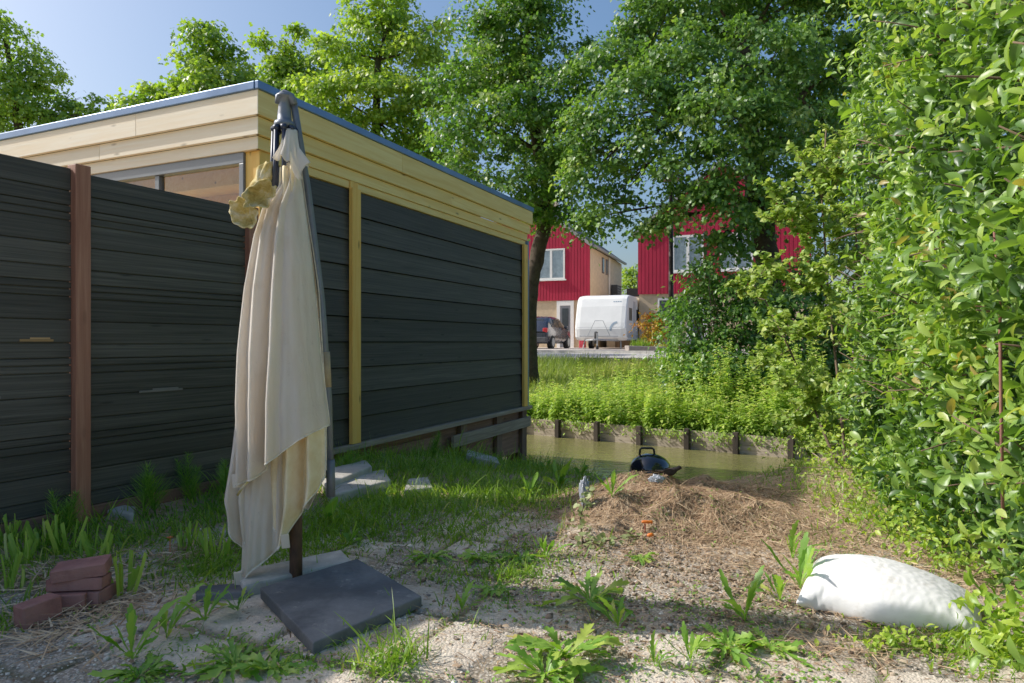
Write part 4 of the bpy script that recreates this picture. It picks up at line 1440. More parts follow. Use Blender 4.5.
ML_BUSH = m_leaf("bush_leaf", [(0, (0.052, 0.120, 0.023)), (.5, (0.111, 0.224, 0.039)), (1, (0.261, 0.393, 0.068))], (1.4, 1.7, .5), .34, .38, .5)
M_BARK = m_plain("bark", (.075, .055, .04), .95, 0, .15, 9, .45, 1.0, (.05, .06, .03))
M_TWIG = m_plain("twig", (.16, .11, .07), .9, 0, .2, 14, .3, .4)


def blob_leaves(blobs, per_m2, size, clump=.42, flat=.38, up_bias=.8):
    """leaves gathered in clumps on the outside (and some inside) of every blob: (centre, radius, squash)"""
    Pp, Ax, Nn, Ln, Rn = [], [], [], [], []
    for (c, r, sq) in blobs:
        c = np.array(c)
        ncl = max(4, int(9.0 * (r / clump) ** 2 * .50))
        d = nrm(RNG.normal(0, 1, (ncl, 3)))
        rr = r * RNG.uniform(.30, 1.12, (ncl, 1)) ** .6
        cc = c + d * rr * np.array([1, 1, sq])
        nl = max(6, int(per_m2 * clump * clump * 3.2))
        tone = np.clip(RNG.normal(.46, .20, ncl) + .16 * d[:, 2] - .12 * d[:, 0], 0, 1)  # sunlight painted in: clumps on top and sun side get lighter leaf colour
        off = RNG.normal(0, 1, (ncl, nl, 3)) * clump * RNG.uniform(.35, .75, (ncl, 1, 1)) * np.array([1, 1, flat])
        # drooping dome: outer leaves hang a little lower
        off[..., 2] -= .35 * (off[..., 0] ** 2 + off[..., 1] ** 2) / clump
        p = cc[:, None, :] + off
        nv = nrm(np.array([0, 0, up_bias]) + .55 * d[:, None, :] + .9 * RNG.normal(0, .6, (ncl, nl, 3)) + .5 * off / clump)
        ax = nrm(off / clump + RNG.normal(0, .7, (ncl, nl, 3)) + np.array([0, 0, -.35]))
        Pp.append(p.reshape(-1, 3)); Nn.append(nv.reshape(-1, 3)); Ax.append(ax.reshape(-1, 3))
        Ln.append(size * RNG.uniform(.65, 1.3, ncl * nl))
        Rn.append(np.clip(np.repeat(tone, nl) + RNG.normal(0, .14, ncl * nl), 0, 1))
    return [np.concatenate(a) for a in (Pp, Ax, Nn, Ln, Rn)]


def limb(mb, p0, p1, r0, r1, bend=.12, n=7, seg=6):
    p0, p1 = Vector(p0), Vector(p1)
    L = (p1 - p0).length
    w = Vector((random.uniform(-1, 1), random.uniform(-1, 1), random.uniform(-.2, .6))) * L * bend
    pts = [p0.lerp(p1, t) + w * math.sin(math.pi * t) * (1 - .4 * t) for t in [i / seg for i in range(seg + 1)]]
    mb.tube(pts, [r0 + (r1 - r0) * (i / seg) ** .8 for i in range(seg + 1)], n)
    return pts


def tree(name, label, cat, base, trunk, blobs, mat, size, dens, clump, group=None, shape='rhomb', hubs=None, wid=.62, twigs=True):
    """trunk: list of (point, radius); hubs: points the limbs grow from"""
    t = thing(name, base, label, cat, group)
    mb = MB()
    pts = [Vector(p) for p, r in trunk]
    # smooth the trunk path
    P, Rr = [], []
    for i in range(len(pts) - 1):
        for k in range(5):
            f = k / 5
            q = pts[i].lerp(pts[i + 1], f)
            P.append(q + Vector((random.uniform(-1, 1), random.uniform(-1, 1), 0)) * trunk[i][1] * .12); Rr.append(trunk[i][1] + (trunk[i + 1][1] - trunk[i][1]) * f)
    P.append(pts[-1]); Rr.append(trunk[-1][1])
    Rr[0] *= 1.35; Rr[1] *= 1.12
    mb.tube(P, Rr, 12)
    hubs = hubs or [pts[-1], pts[-2]]
    for h_ in hubs:
        near = min(P, key=lambda q: (q - Vector(h_)).length + max(0, q.z - h_[2]) * 2)
        if (near - Vector(h_)).length > .4:
            limb(mb, near, h_, .09, .05, .1)
    for (c, r, sq) in blobs:
        c = Vector(c)
        hb = min(hubs, key=lambda h: (Vector(h) - c).length + max(0, h[2] - c.z) * .5)
        lp_ = limb(mb, hb, c, min(.055, max(.025, trunk[-1][1] * .5)), .012, .16)
        for k in range(5 if twigs else 2):
            d = Vector(nrm(RNG.normal(0, 1, 3)))
            limb(mb, lp_[3 + k % 3], c + d * r * .8, .014, .005, .12, 5, 4)
    mb.build("trunk", M_BARK, t, smooth=True)
    p, a, nn_, L, rd = blob_leaves(blobs, dens, size, clump)
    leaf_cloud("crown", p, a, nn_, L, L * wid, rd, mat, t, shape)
    return t


def B(u, v, rpx, Y, dy=0.0, sq=.85):
    return (at(u, v, Y + dy), rpx * Y / F, sq)


# big dark tree on the far bank
Y2 = 15.0
b2 = Vector((5.55, Y2, .1))
tr = [(b2, .34), (at(768, 260, Y2), .27), (at(757, 200, Y2), .25), (at(748, 120, Y2), .21), (at(745, 40, Y2), .17)]
bl = []
for (u, v, r, dy) in [(738, 246, 14, -.6), (748, 222, 13, -.6), (672, 215, 10, -1.), (716, 240, 10, -.7), (704, 285, 11, -.8), (612, 60, 38, 0), (600, 125, 34, -.5), (588, 175, 26, -.6), (606, 215, 20, -.4), (620, 190, 18, -.2), (642, 95, 40, -1), (655, 135, 30, -1.2), (690, 60, 48, -.8), (650, 20, 45, .3), (720, 110, 48, -1.8),
                      (700, 170, 38, -1.6), (735, 195, 30, -1.7), (760, 60, 55, -1.2), (790, 130, 48, -1.2), (800, 190, 38, -.5), (820, 60, 55, .2), (840, 140, 45, .4), (850, 200, 40, .7), (700, -20, 60, 0), (780, -30, 65, 0), (840, -20, 55, 0),
                      (625, 160, 26, .8), (790, 120, 40, 1.5), (640, 50, 34, 1.6), (810, 90, 45, 1.9), (730, 20, 50, 1.2), (650, 225, 8, -1.), (676, 168, 13, .2), (578, 150, 20, -.2), (880, 60, 45, .3), (890, 150, 35, .9)]:
    bl.append(B(u, v, r * .95, Y2, dy, .8))
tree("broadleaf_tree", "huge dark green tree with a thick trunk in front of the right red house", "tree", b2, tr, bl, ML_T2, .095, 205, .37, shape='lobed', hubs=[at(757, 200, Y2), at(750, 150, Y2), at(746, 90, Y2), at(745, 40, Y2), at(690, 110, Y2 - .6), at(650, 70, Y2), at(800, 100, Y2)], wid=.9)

# middle tree with curved trunk
Y1 = 17.0
b1 = Vector((.38, Y1, 0.0))
tr = [(b1, .24), (at(528, 310, Y1), .20), (at(534, 270, Y1), .19), (at(545, 225, Y1), .17), (at(547, 180, Y1), .15), (at(538, 150, Y1), .15), (at(530, 80, Y1), .12)]
bl = []
for (u, v, r, dy) in [(520, 30, 42, 0), (485, 70, 36, -.3), (455, 120, 32, -.4), (500, 120, 40, -1), (545, 90, 42, -.8), (560, 150, 32, -.6), (470, 170, 26, -.5), (520, 180, 30, -1.0), (560, 205, 24, -.2), (575, 110, 26, .3), (540, -10, 45, 0), (480, 20, 32, .4),
                      (500, 60, 40, 1.4), (540, 150, 35, 1.3), (450, 80, 22, .3), (580, 60, 22, .4), (530, 215, 20, -.4), (590, 225, 13, -.2)]:
    bl.append(B(u, v, r * .95, Y1, dy, .85))
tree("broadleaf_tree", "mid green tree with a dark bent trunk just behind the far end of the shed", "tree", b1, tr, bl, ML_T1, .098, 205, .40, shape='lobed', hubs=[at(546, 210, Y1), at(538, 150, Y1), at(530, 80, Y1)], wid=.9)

# trees beyond the shed
Y4 = 21.0
b4 = Vector((at(378, 300, Y4).x, Y4, .3))
tr = [(b4, .22), (at(378, 200, Y4), .18), (at(376, 120, Y4), .13), (at(378, 60, Y4), .09)]
bl = [B(u, v, r * 1.02, Y4, dy, .85) for (u, v, r, dy) in [(345, 55, 28, 0), (385, 30, 30, 0), (420, 50, 28, 0), (330, 95, 24, -.3), (370, 85, 28, -.8), (410, 95, 28, -.5), (435, 90, 22, 0), (390, 125, 28, -.4), (350, 130, 22, -.2), (320, 130, 18, 0), (420, 140, 26, 0), (440, 160, 24, .3),
                                                  (400, 5, 22, 0), (360, 15, 18, .2), (440, 25, 12, 0), (390, 70, 28, 1.5), (300, 85, 13, 0), (425, 185, 24, 0), (460, 185, 22, .2)]]
tree("broadleaf_tree", "airy yellowish green tree above the middle of the shed roof with sky showing through", "tree", b4, tr, bl, ML_FAR, .115, 165, .44, shape='lobed', hubs=[at(376, 120, Y4), at(378, 60, Y4), at(377, 90, Y4)], wid=.9)

Y5 = 26.0
b5 = Vector((at(215, 300, Y5).x, Y5, .5))
tr = [(b5, .22), (at(213, 180, Y5), .17), (at(210, 110, Y5), .11), (at(208, 60, Y5), .06)]
bl = [B(u, v, r * 1.12, Y5, dy, .85) for (u, v, r, dy) in [(205, 40, 17, 0), (230, 55, 15, 0), (190, 65, 18, 0), (215, 80, 24, -.5), (170, 85, 17, 0), (245, 85, 18, 0), (150, 98, 15, 0), (190, 105, 22, 0), (235, 110, 20, 0), (132, 108, 12, 0), (170, 115, 18, 0), (255, 105, 16, .3), (120, 112, 9, 0), (200, 30, 10, 0), (222, 100, 20, 1.2), (160, 100, 18, 1.2)]]
tree("broadleaf_tree", "light green rounded tree behind the left half of the shed roof", "tree", b5, tr, bl, ML_FAR, .17, 85, .5, shape='lobed', hubs=[at(210, 110, Y5), at(208, 60, Y5)], wid=.9)
Y6 = 29.0
b6 = Vector((at(285, 300, Y6).x, Y6, .5))
tr = [(b6, .2), (at(283, 150, Y6), .14), (at(284, 80, Y6), .07), (at(286, 40, Y6), .04)]
bl = [B(u, v, r * 1.2, Y6, dy, .9) for (u, v, r, dy) in [(285, 55, 14, 0), (270, 75, 15, 0), (300, 70, 14, 0), (280, 95, 20, 0), (310, 95, 16, 0), (262, 40, 4.5, 0), (300, 28, 4.5, 0), (258, 95, 13, 0), (290, 120, 20, 0), (318, 60, 11, 0)]]
tree("broadleaf_tree", "slim light tree with small tufts at its top above the shed corner", "tree", b6, tr, bl, ML_FAR, .17, 85, .5, shape='lobed', hubs=[at(284, 80, Y6), at(283, 110, Y6)], wid=.9)
Y7 = 22.0
b7 = Vector((at(25, 300, Y7).x, Y7, .4))
tr = [(b7, .22), (at(22, 160, Y7), .16), (at(15, 90, Y7), .1), (at(5, 40, Y7), .06)]
bl = [B(u, v, r * .9, Y7, dy, .85) for (u, v, r, dy) in [(5, 35, 22, 0), (30, 60, 20, 0), (-25, 60, 26, 0), (10, 80, 26, -.5), (50, 85, 16, 0), (70, 100, 15, 0), (95, 108, 12, 0), (35, 105, 24, 0), (0, 115, 26, 0), (-30, 110, 30, 0), (-10, 10, 14, 0), (60, 115, 18, 0), (110, 118, 9, 0)]]
tree("broadleaf_tree", "mid green tree at the far left above the shed roof", "tree", b7, tr, bl, m_leaf("left_leaf", [(0, (.11, .21, .035)), (.5, (.22, .35, .055)), (1, (.42, .52, .11))], (1.4, 1.6, .55), .42), .115, 165, .44, shape='lobed', hubs=[at(15, 90, Y7), at(22, 120, Y7)], wid=.9)
# small far tree between the houses
Yg = 48.0
bg_ = Vector((at(632, 300, Yg).x, Yg, .7))
tree("broadleaf_tree", "distant pale green tree in the gap between the two red houses", "tree", bg_, [(bg_, .15), (at(632, 290, Yg), .1), (at(632, 275, Yg), .06)],
     [B(u, v, r, Yg, 0, .9) for (u, v, r) in [(628, 272, 7), (636, 268, 7), (632, 280, 9), (626, 286, 7), (640, 282, 8)]], ML_FAR, .2, 60, .5, twigs=False)


def shrub(name, label, cat, base, blobs, mat, size, dens, clump, shape='rhomb', wid=.6, nstem=7):
    t = thing(name, base, label, cat)
    mb = MB()
    for (c, r, sq) in blobs:
        for k in range(max(1, nstem // 3)):
            limb(mb, Vector(base) + Vector((random.uniform(-.25, .25), random.uniform(-.15, .15), 0)), Vector(c) + Vector((random.uniform(-.5, .5) * r, random.uniform(-.5, .5) * r, r * random.uniform(0, .6))), .03, .008, .1, 6, 5)
    mb.build("stem", M_TWIG, t, smooth=True)
    p, a, nn_, L, rd = blob_leaves(blobs, dens, size, clump)
    gzz = p[:, 2] > -0.5
    leaf_cloud("foliage", p[gzz], a[gzz], nn_[gzz], L[gzz], L[gzz] * wid, rd[gzz], mat, t, shape)
    return t


Yb = 13.6
bb = Vector((at(735, 350, Yb).x, Yb, -.1))
bl = [B(u, v, r * .95, Yb, dy, .9) for (u, v, r, dy) in [(698, 330, 27, 0), (690, 368, 22, -.2), (720, 300, 30, 0), (720, 355, 32, -.5), (755, 320, 36, 0), (760, 370, 32, -.4), (795, 300, 36, .2), (800, 350, 38, 0), (830, 330, 36, .3), (682, 352, 13, 0), (740, 280, 22, .3), (700, 385, 18, -.3), (835, 380, 34, 0), (790, 395, 26, -.2),
                                                       (700, 265, 12, 0), (870, 300, 40, .5), (870, 370, 40, .3), (815, 270, 22, .2), (850, 250, 24, .6), (880, 230, 26, .8), (770, 270, 18, .2), (690, 300, 20, .1)]]
shrub("bank_bush", "dense dark green bush under the big tree on the far bank", "bush", bb, bl, ML_BUSH, .095, 330, .36, 'rhomb', .62)
Ys = 25.5
bs = Vector((at(652, 345, Ys).x, Ys, .75))
shrub("garden_shrub", "rounded yellow and orange leaved shrub right of the caravan", "shrub", bs, [B(u, v, r, Ys, dy, .95) for (u, v, r, dy) in [(650, 318, 9, 0), (660, 322, 9, 0), (644, 326, 8, 0), (655, 330, 11, -.2), (664, 332, 8, 0), (648, 336, 8, 0)]], ML_ORANGE, .12, 170, .3)
bs = Vector((at(650, 352, Ys).x, Ys - .8, .75))
shrub("garden_shrub", "low orange tinged plant at the foot of the yellow orange shrub", "shrub", bs, [B(u, v, r, Ys - .8, 0, .7) for (u, v, r) in [(648, 346, 5), (656, 347, 6), (663, 347, 5)]], ML_ORANGE, .10, 170, .25)
bs = Vector((at(637, 352, Ys).x, Ys - .8, .75))
gt = thing("grass_clump", bs, "bright green tuft of tall grass beside the caravan wheel", "grass clump")
N = 260
rt = np.array(bs) + np.stack([RNG.normal(0, .17, N), RNG.normal(0, .12, N), np.zeros(N)], 1)
blades("leaves", rt, np.stack([RNG.normal(0, .25, N), RNG.normal(0, .2, N), np.ones(N)], 1), RNG.uniform(.35, .6, N), np.full(N, .035), RNG.uniform(.05, .4, N), RNG.random(N), m_leaf("bright_grass", [(0, (.12, .24, .02)), (1, (.25, .36, .04))], (1.3, 1.4, .5), .4), gt)
mb = MB()
kq = [at(628, 353, 24.3), at(665, 354, 24.3)]
mb.obox((kq[0] + kq[1]) / 2 + Vector((0, .3, .12)), (kq[1] - kq[0]) / 2, Vector((0, .45, 0)), Vector((0, 0, .14)))
o = mb.build("planter_edge", m_plain("planter_stone", (.30, .25, .22), .9), org=(kq[0] + kq[1]) / 2, bevel=.02)
tag(o, "low stone edge of the planted bed beside the caravan", "planter")

# ---- bank grass and nettles
ML_BGRASS = m_leaf("bank_grass", [(0, (0.133, 0.216, 0.031)), (.45, (0.257, 0.343, 0.054)), (.8, (0.399, 0.431, 0.102)), (1, (0.532, 0.490, 0.170))], (1.2, 1.3, .6), .4, .5, .3)
N = 42000
pp, qq = RNG.uniform(-4, 10, N), RNG.uniform(.15, 6.1, N)
x = CA[0] + pp * CD[0] + qq * CN[0]; y = CA[1] + pp * CD[1] + qq * CN[1]
z = np.interp(qq, [0.0, .4, 1.5, 3, 4.5, 5.8, 9], [-.45, -.42, -.22, .04, .30, .50, .6])
hh = RNG.uniform(.18, .45, N) * (.6 + .8 * fbm(x, y, .9, 4))
o = blades("bank_grass", np.stack([x, y, z], 1), np.stack([RNG.normal(.1, .3, N), RNG.normal(0, .3, N), np.ones(N)], 1), hh, np.full(N, .014), RNG.uniform(.1, .6, N), np.clip(fbm(x, y, .6, 7) + RNG.normal(0, .2, N), 0, 1), ML_BGRASS, segs=3)
tag(o, "long sunlit grass on the far canal bank", None, None, "stuff")

ML_NETTLE = m_leaf("nettle_leaf", [(0, (0.158, 0.272, 0.046)), (.5, (0.314, 0.466, 0.074)), (.85, (0.524, 0.648, 0.140)), (1, (0.629, 0.596, 0.181))], (1.3, 1.4, .6), .4, .45, .35)
N = 620
pp = np.concatenate([RNG.uniform(-3, 6.5, N), RNG.uniform(-.5, 6.5, 300)])
qq = np.concatenate([np.abs(RNG.normal(.35, .35, N)) + .02, RNG.uniform(.4, 1.9, 300)])
x = CA[0] + pp * CD[0] + qq * CN[0]; y = CA[1] + pp * CD[1] + qq * CN[1]
z = np.interp(qq, [0.0, .4, 1.5, 3], [-.45, -.42, -.22, .04])
ht = (RNG.uniform(.25, .9, len(x)) + (RNG.random(len(x)) < .12) * RNG.uniform(.1, .5, len(x))) * (.2 + 1.4 * fbm(x, y, 1.1, 12)) * np.interp(pp, [-3, 0, 1.2, 3, 5, 6.5], [.6, .65, .85, 1.25, 1.35, 1.2])
Pp, Ax, Nn, Ln, Rn = [], [], [], [], []
mbs = MB()
for i in range(len(x)):
    ln = RNG.normal(0, .12, 2)
    n = int(ht[i] / .048) + 1
    base = np.array([x[i], y[i], z[i]])
    tip = base + np.array([ln[0], ln[1] - (.25 if qq[i] < .2 else 0) * .4, ht[i]])
    mbs.tube([base, (base + tip) / 2, tip], [.005, .004, .002], 3, caps=False)
    for k in range(n):
        f = min(.99, (k + RNG.uniform(0, 1)) / n)
        c = base + (tip - base) * f
        m_ = 4
        th = RNG.uniform(0, 6.28) + np.arange(m_) * 2 * np.pi / m_
        d = np.stack([np.cos(th), np.sin(th), RNG.normal(-.55 + .75 * f, .3, m_)], 1)
        Pp.append(np.repeat(c[None], m_, 0) + d * .01); Ax.append(d)
        Nn.append(np.stack([-np.cos(th) * .2, -np.sin(th) * .2, np.ones(m_)], 1) + RNG.normal(0, .25, (m_, 3)))
        Ln.append((.125 * (1 - .6 * f ** 2)) * RNG.uniform(.55, 1.25, m_)); Rn.append(np.clip(RNG.normal(.25 + .5 * f, .2, m_), 0, 1))
n = 2100
pc = RNG.uniform(-3, 6, 90)
p_ = np.repeat(pc, 24)[:n] + RNG.normal(0, .13, n); dr_ = np.repeat(RNG.uniform(.03, .22, 90), 24)[:n] * RNG.random(n)
q_ = .03 - RNG.uniform(0, .16, n); z_ = -.42 - dr_ + .05 * RNG.normal(0, 1, n)
Pp.append(np.stack([CA[0] + p_ * CD[0] + q_ * CN[0], CA[1] + p_ * CD[1] + q_ * CN[1], z_], 1)); Ax.append(RNG.normal(0, .6, (n, 3)) + np.array([0, -.3, -.5])); Nn.append(RNG.normal(0, .4, (n, 3)) + np.array([-.3, -.5, .8])); Ln.append(RNG.uniform(.04, .085, n)); Rn.append(np.clip(RNG.normal(.5, .22, n), 0, 1))
Pp, Ax, Nn, Ln, Rn = [np.concatenate(a) for a in (Pp, Ax, Nn, Ln, Rn)]
o = leaf_cloud("bank_nettles", Pp, Ax, Nn, Ln, Ln * .46, Rn, ML_NETTLE, None, 'rhomb')
tag(o, "thick bright green nettles overhanging the retaining wall", None, None, "stuff")

# ================================================================== HEDGE
def hedge_line(f):
    """front face of the hedge: f 0 near, 1 far"""
    a, b = Vector((1.55, 1.5, 0)), Vector((3.10, 6.3, 0))
    return a.lerp(b, f)


hd = (hedge_line(1) - hedge_line(0)).normalized()
hn = Vector((-hd.y, hd.x, 0))      # towards the garden
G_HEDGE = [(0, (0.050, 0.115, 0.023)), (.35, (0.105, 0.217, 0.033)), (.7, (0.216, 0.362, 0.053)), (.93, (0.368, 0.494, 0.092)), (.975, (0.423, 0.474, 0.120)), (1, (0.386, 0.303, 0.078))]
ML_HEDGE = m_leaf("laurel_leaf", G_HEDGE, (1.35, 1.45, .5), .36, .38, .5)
hg = thing("laurel_hedge", hedge_line(.5) - hn * .6, "tall glossy bright green laurel hedge filling the right side", "hedge")


def hedge_cloud():
    Nl = 46000
    f = RNG.random(Nl) ** 1.0
    L = (hedge_line(1) - hedge_line(0)).length
    s = -0.05 + 1.08 * f
    zmax = 3.9
    z = RNG.random(Nl) * zmax
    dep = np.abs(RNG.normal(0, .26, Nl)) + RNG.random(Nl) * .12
    bx = 1.55 + s * 1.55; by = 1.5 + s * 4.8
    bul = .62 * (fbm(s * L, z, 1.15, 3) - .45) + .50 * (fbm(s * L, z, 2.9, 21) - .5)
    prof = np.interp(z, [.7, 1.3, 2.4, 3.35], [.05, .10, .10, -.05]) * sstep(.1, .8, z) + (1 - sstep(.1, .8, z)) * np.interp(s, [0, .16, .24, .33, .42, 1], [.05, .02, -.14, -.08, .16, .16])
    # far end rounds off
    rnd_end = -.9 * np.clip((s - .80) / .22, 0, 1) ** 2
    out = bul + prof + rnd_end - dep
    x = bx + hn.x * out; y = by + hn.y * out
    gzv = garden_z(x, y)
    zz = gzv + z * 1.0
    d = np.stack([np.full(Nl, hn.x), np.full(Nl, hn.y), np.full(Nl, .55)], 1)
    nv = nrm(d + RNG.normal(0, .62, (Nl, 3)))
    ax = nrm(np.stack([np.full(Nl, hn.x * .6), np.full(Nl, hn.y * .6), np.full(Nl, .45)], 1) + RNG.normal(0, .75, (Nl, 3)))
    tone = np.clip(.50 + 1.7 * (fbm(s * L, z, 2.4, 30) - .5) - dep * 1.1 + RNG.normal(0, .17, Nl), 0, 1)  # deeper leaves get a darker colour, painting shade into the hedge
    # second growth of lush shoots standing out of the face
    P, A, Nn, T = [np.stack([x, y, zz], 1)], [ax], [nv], [tone]
    for k in range(1150):
        i = RNG.integers(Nl)
        if dep[i] > .2: continue
        c = np.array([x[i], y[i], zz[i]])
        dr = nrm(np.array([hn.x, hn.y, .9]) + RNG.normal(0, .5, 3))
        m_ = 11
        ff = np.linspace(0, 1, m_)
        pp = c + dr * (ff * RNG.uniform(.14, .3))[:, None]
        th = np.arange(m_) * 2.4 + RNG.uniform(0, 6)
        e1 = nrm(np.cross(dr, [0.1, .2, 1])); e2 = np.cross(dr, e1)
        aa = nrm(dr * .6 + np.cos(th)[:, None] * e1 + np.sin(th)[:, None] * e2)
        P.append(pp); A.append(aa); Nn.append(nrm(dr[None] + RNG.normal(0, .3, (m_, 3)))); T.append(np.clip(RNG.normal(.72, .16, m_), 0, .97))
    # inner leaves closing the depth, shade put into their dark colour
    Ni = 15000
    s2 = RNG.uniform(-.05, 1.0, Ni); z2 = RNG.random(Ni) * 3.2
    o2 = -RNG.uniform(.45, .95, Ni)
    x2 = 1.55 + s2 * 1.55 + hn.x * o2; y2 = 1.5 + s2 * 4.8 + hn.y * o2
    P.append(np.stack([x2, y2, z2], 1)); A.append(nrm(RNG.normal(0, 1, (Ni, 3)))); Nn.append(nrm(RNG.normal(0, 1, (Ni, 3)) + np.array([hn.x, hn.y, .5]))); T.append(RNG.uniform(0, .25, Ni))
    P, A, Nn, T = [np.concatenate(q) for q in (P, A, Nn, T)]
    Ln = RNG.uniform(.038, .094, len(P)) * np.where(RNG.random(len(P)) < .10, 1.2, 1)
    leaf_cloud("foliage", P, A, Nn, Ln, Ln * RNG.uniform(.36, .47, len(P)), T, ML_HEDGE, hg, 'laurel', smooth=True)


hedge_cloud()
mb = MB()
for k in range(34):
    f = random.uniform(0, 1)
    c = hedge_line(f) - hn * random.uniform(.55, .85)
    limb(mb, Vector((c.x, c.y, gz(c.x, c.y) - .05)), Vector((c.x, c.y, 0)) + hn * random.uniform(-.1, .15) + hd * random.uniform(-.3, .3) + EZ * random.uniform(1.6, 3.1), .014, .005, .06, 7, 8)
for k in range(210):
    f = random.uniform(0, 1)
    c = hedge_line(f) - hn * random.uniform(.1, .4) + EZ * random.uniform(.4, 2.8)
    limb(mb, c, c + hn * random.uniform(.15, .45) + hd * random.uniform(-.35, .35) + EZ * random.uniform(-.1, .35), .009, .003, .15, 5, 5)
mb.build("stem", M_TWIG, hg, smooth=True)
# reddish cane
M_CANE = m_plain("red_cane", (.30, .13, .10), .7, 0, .3, 14)
cb = at(1000, 308, 2.55)
mb = MB()
mb.tube([at(1003, 520, 2.6), at(1001, 400, 2.55), at(1000, 308, 2.5), at(996, 250, 2.48), at(992, 203, 2.46)], [.006, .006, .0055, .005, .004], 8)
for k in range(9):
    p = at(1000, 308, 2.5).lerp(at(992, 203, 2.46), k / 9)
    mb.tube([p, p + Vector((random.choice((-1, 1)) * .014, -.004, .006))], [.003, .0008], 5)
mb.tube([at(1000, 308, 2.5), at(1026, 307, 2.45)], [.004, .003], 6)
mb.tube([at(1000, 308, 2.5), at(975, 306, 2.52)], [.003, .002], 6)
o = mb.build("bramble_cane", M_CANE, org=at(1003, 520, 2.6), smooth=True)
tag(o, "thorny reddish cane standing in front of the laurel hedge", "cane")

# sapling between hedge and canal
Yp = 6.9
sb = gpt(846, 468)
sp = thing("alder_sapling", sb, "slender young tree with small round bright leaves left of the hedge", "sapling")
mb = MB()
stems = [[sb, at(838, 380, Yp), at(828, 290, Yp), at(822, 200, Yp), at(826, 130, Yp)], [sb + Vector((.1, .05, 0)), at(868, 360, Yp), at(858, 290, Yp), at(855, 200, Yp), at(866, 110, Yp)], [sb + Vector((-.05, .05, 0)), at(815, 410, Yp), at(790, 350, Yp), at(765, 300, Yp)]]
for st_ in stems: mb.tube(st_, [.012 * (1 - i / (len(st_) + .5)) + .003 for i in range(len(st_))], 8)
Pp, Ax, Nn, Ln, Rn = [], [], [], [], []
tw = []
for (u0, v0, u1, v1) in [(828, 290, 748, 272), (834, 340, 760, 330), (840, 390, 765, 385), (824, 230, 770, 190), (822, 200, 795, 150), (858, 290, 800, 240), (838, 380, 785, 420), (815, 410, 770, 440), (790, 350, 750, 372), (765, 300, 735, 285), (846, 440, 800, 460),
                        (826, 180, 850, 120), (855, 200, 810, 150), (858, 290, 880, 200), (868, 360, 900, 300), (835, 350, 870, 290), (838, 400, 880, 380), (828, 300, 790, 260), (830, 260, 860, 210), (866, 400, 905, 420), (850, 430, 890, 450), (836, 300, 815, 330), (820, 220, 845, 165), (822, 240, 760, 215), (840, 420, 820, 455)]:
    y0 = Yp + random.uniform(-.1, .1)
    a, b = at(u0, v0, y0), at(u1, v1, y0 + random.uniform(-.7, .5))
    pts = limb(mb, a, b, .007, .0022, .08, 5, 6)
    tw.append(pts)
    for k in range(15):
        i = random.randint(1, 5)
        c = pts[i] + Vector((random.uniform(-.22, .22), random.uniform(-.25, .25), random.uniform(-.08, .24)))
        tw.append(limb(mb, pts[i], c, .004, .0015, .1, 4, 4))
for pts in tw:
    m_ = 26 + len(pts)
    for k in range(m_):
        f = random.uniform(.15, 1) * (len(pts) - 1)
        i = min(int(f), len(pts) - 2)
        c = pts[i].lerp(pts[i + 1], f - i)
        Pp.append(c); Ax.append(Vector((random.gauss(0, 1), random.gauss(0, 1), random.gauss(.25, .6))))
        Nn.append((random.gauss(-.2, .5), random.gauss(-.2, .5), random.gauss(.9, .3))); Ln.append(random.uniform(.035, .078)); Rn.append(min(1, max(0, random.gauss(.66, .22))))
mb.build("trunk", M_TWIG, sp, smooth=True)
Pp, Ax, Nn, Ln, Rn = map(np.array, (Pp, Ax, Nn, Ln, Rn))
leaf_cloud("crown", Pp, Ax, Nn, Ln, Ln * .78, Rn, ML_LIGHT, sp, 'oval', smooth=True)
# undergrowth below sapling and hedge

# ================================================================== GARDEN DETAIL
# ---- loose pebbles
def pebbles():
    ico = bmesh.new(); bmesh.ops.create_icosphere(ico, subdivisions=1, radius=1)
    T = np.array([v.co[:] for v in ico.verts]); fc = np.array([[v.index for v in f.verts] for f in ico.faces]); ico.free()
    N = 9500
    Y = 1.95 + 2.6 * RNG.random(N) ** 1.6
    x = RNG.uniform(-.80, .62, N) * Y
    keep = (x > -2.45 + .5 * (Y - 3.0)) & ((x - FO.x) * FP.x + (Y - FO.y) * FP.y > .35)
    # thin out on bare concrete patches
    keep &= fbm(x, Y, 1.6, 40) + RNG.normal(0, .08, N) > .45
    x, Y = x[keep], Y[keep]; N = len(x)
    r = RNG.uniform(.0022, .0058, N) * (1 + (RNG.random(N) < .04) * 1.2)
    z = garden_z(x, Y) + r * .25
    sc = np.stack([r * RNG.uniform(.8, 1.4, N), r * RNG.uniform(.8, 1.2, N), r * RNG.uniform(.5, .8, N)], 1)
    ang = RNG.uniform(0, 6.28, N)
    V = T[None] * sc[:, None, :] * RNG.uniform(.85, 1.15, (N, len(T), 1))
    ca, sa = np.cos(ang)[:, None], np.sin(ang)[:, None]
    V = np.stack([V[..., 0] * ca - V[..., 1] * sa, V[..., 0] * sa + V[..., 1] * ca, V[..., 2]], -1) + np.stack([x, Y, z], 1)[:, None, :]
    f = (fc[None] + (np.arange(N) * len(T))[:, None, None]).ravel()
    m = NT("pebble")
    m.P('Base Color', m.ramp(m.attr(), [(0, (0.162, 0.135, 0.115)), (.3, (0.365, 0.317, 0.257)), (.55, (0.513, 0.459, 0.378)), (.8, (0.702, 0.634, 0.527)), (1, (0.900, 0.864, 0.769))])).P('Roughness', .8)
    o = finish("gravel", np_mesh("gravel", V.reshape(-1, 3), f, 3, np.repeat(RNG.random(N), len(T))), m.mat, smooth=True)
    tag(o, "loose pebbles over the weathered paving", None, None, "stuff")


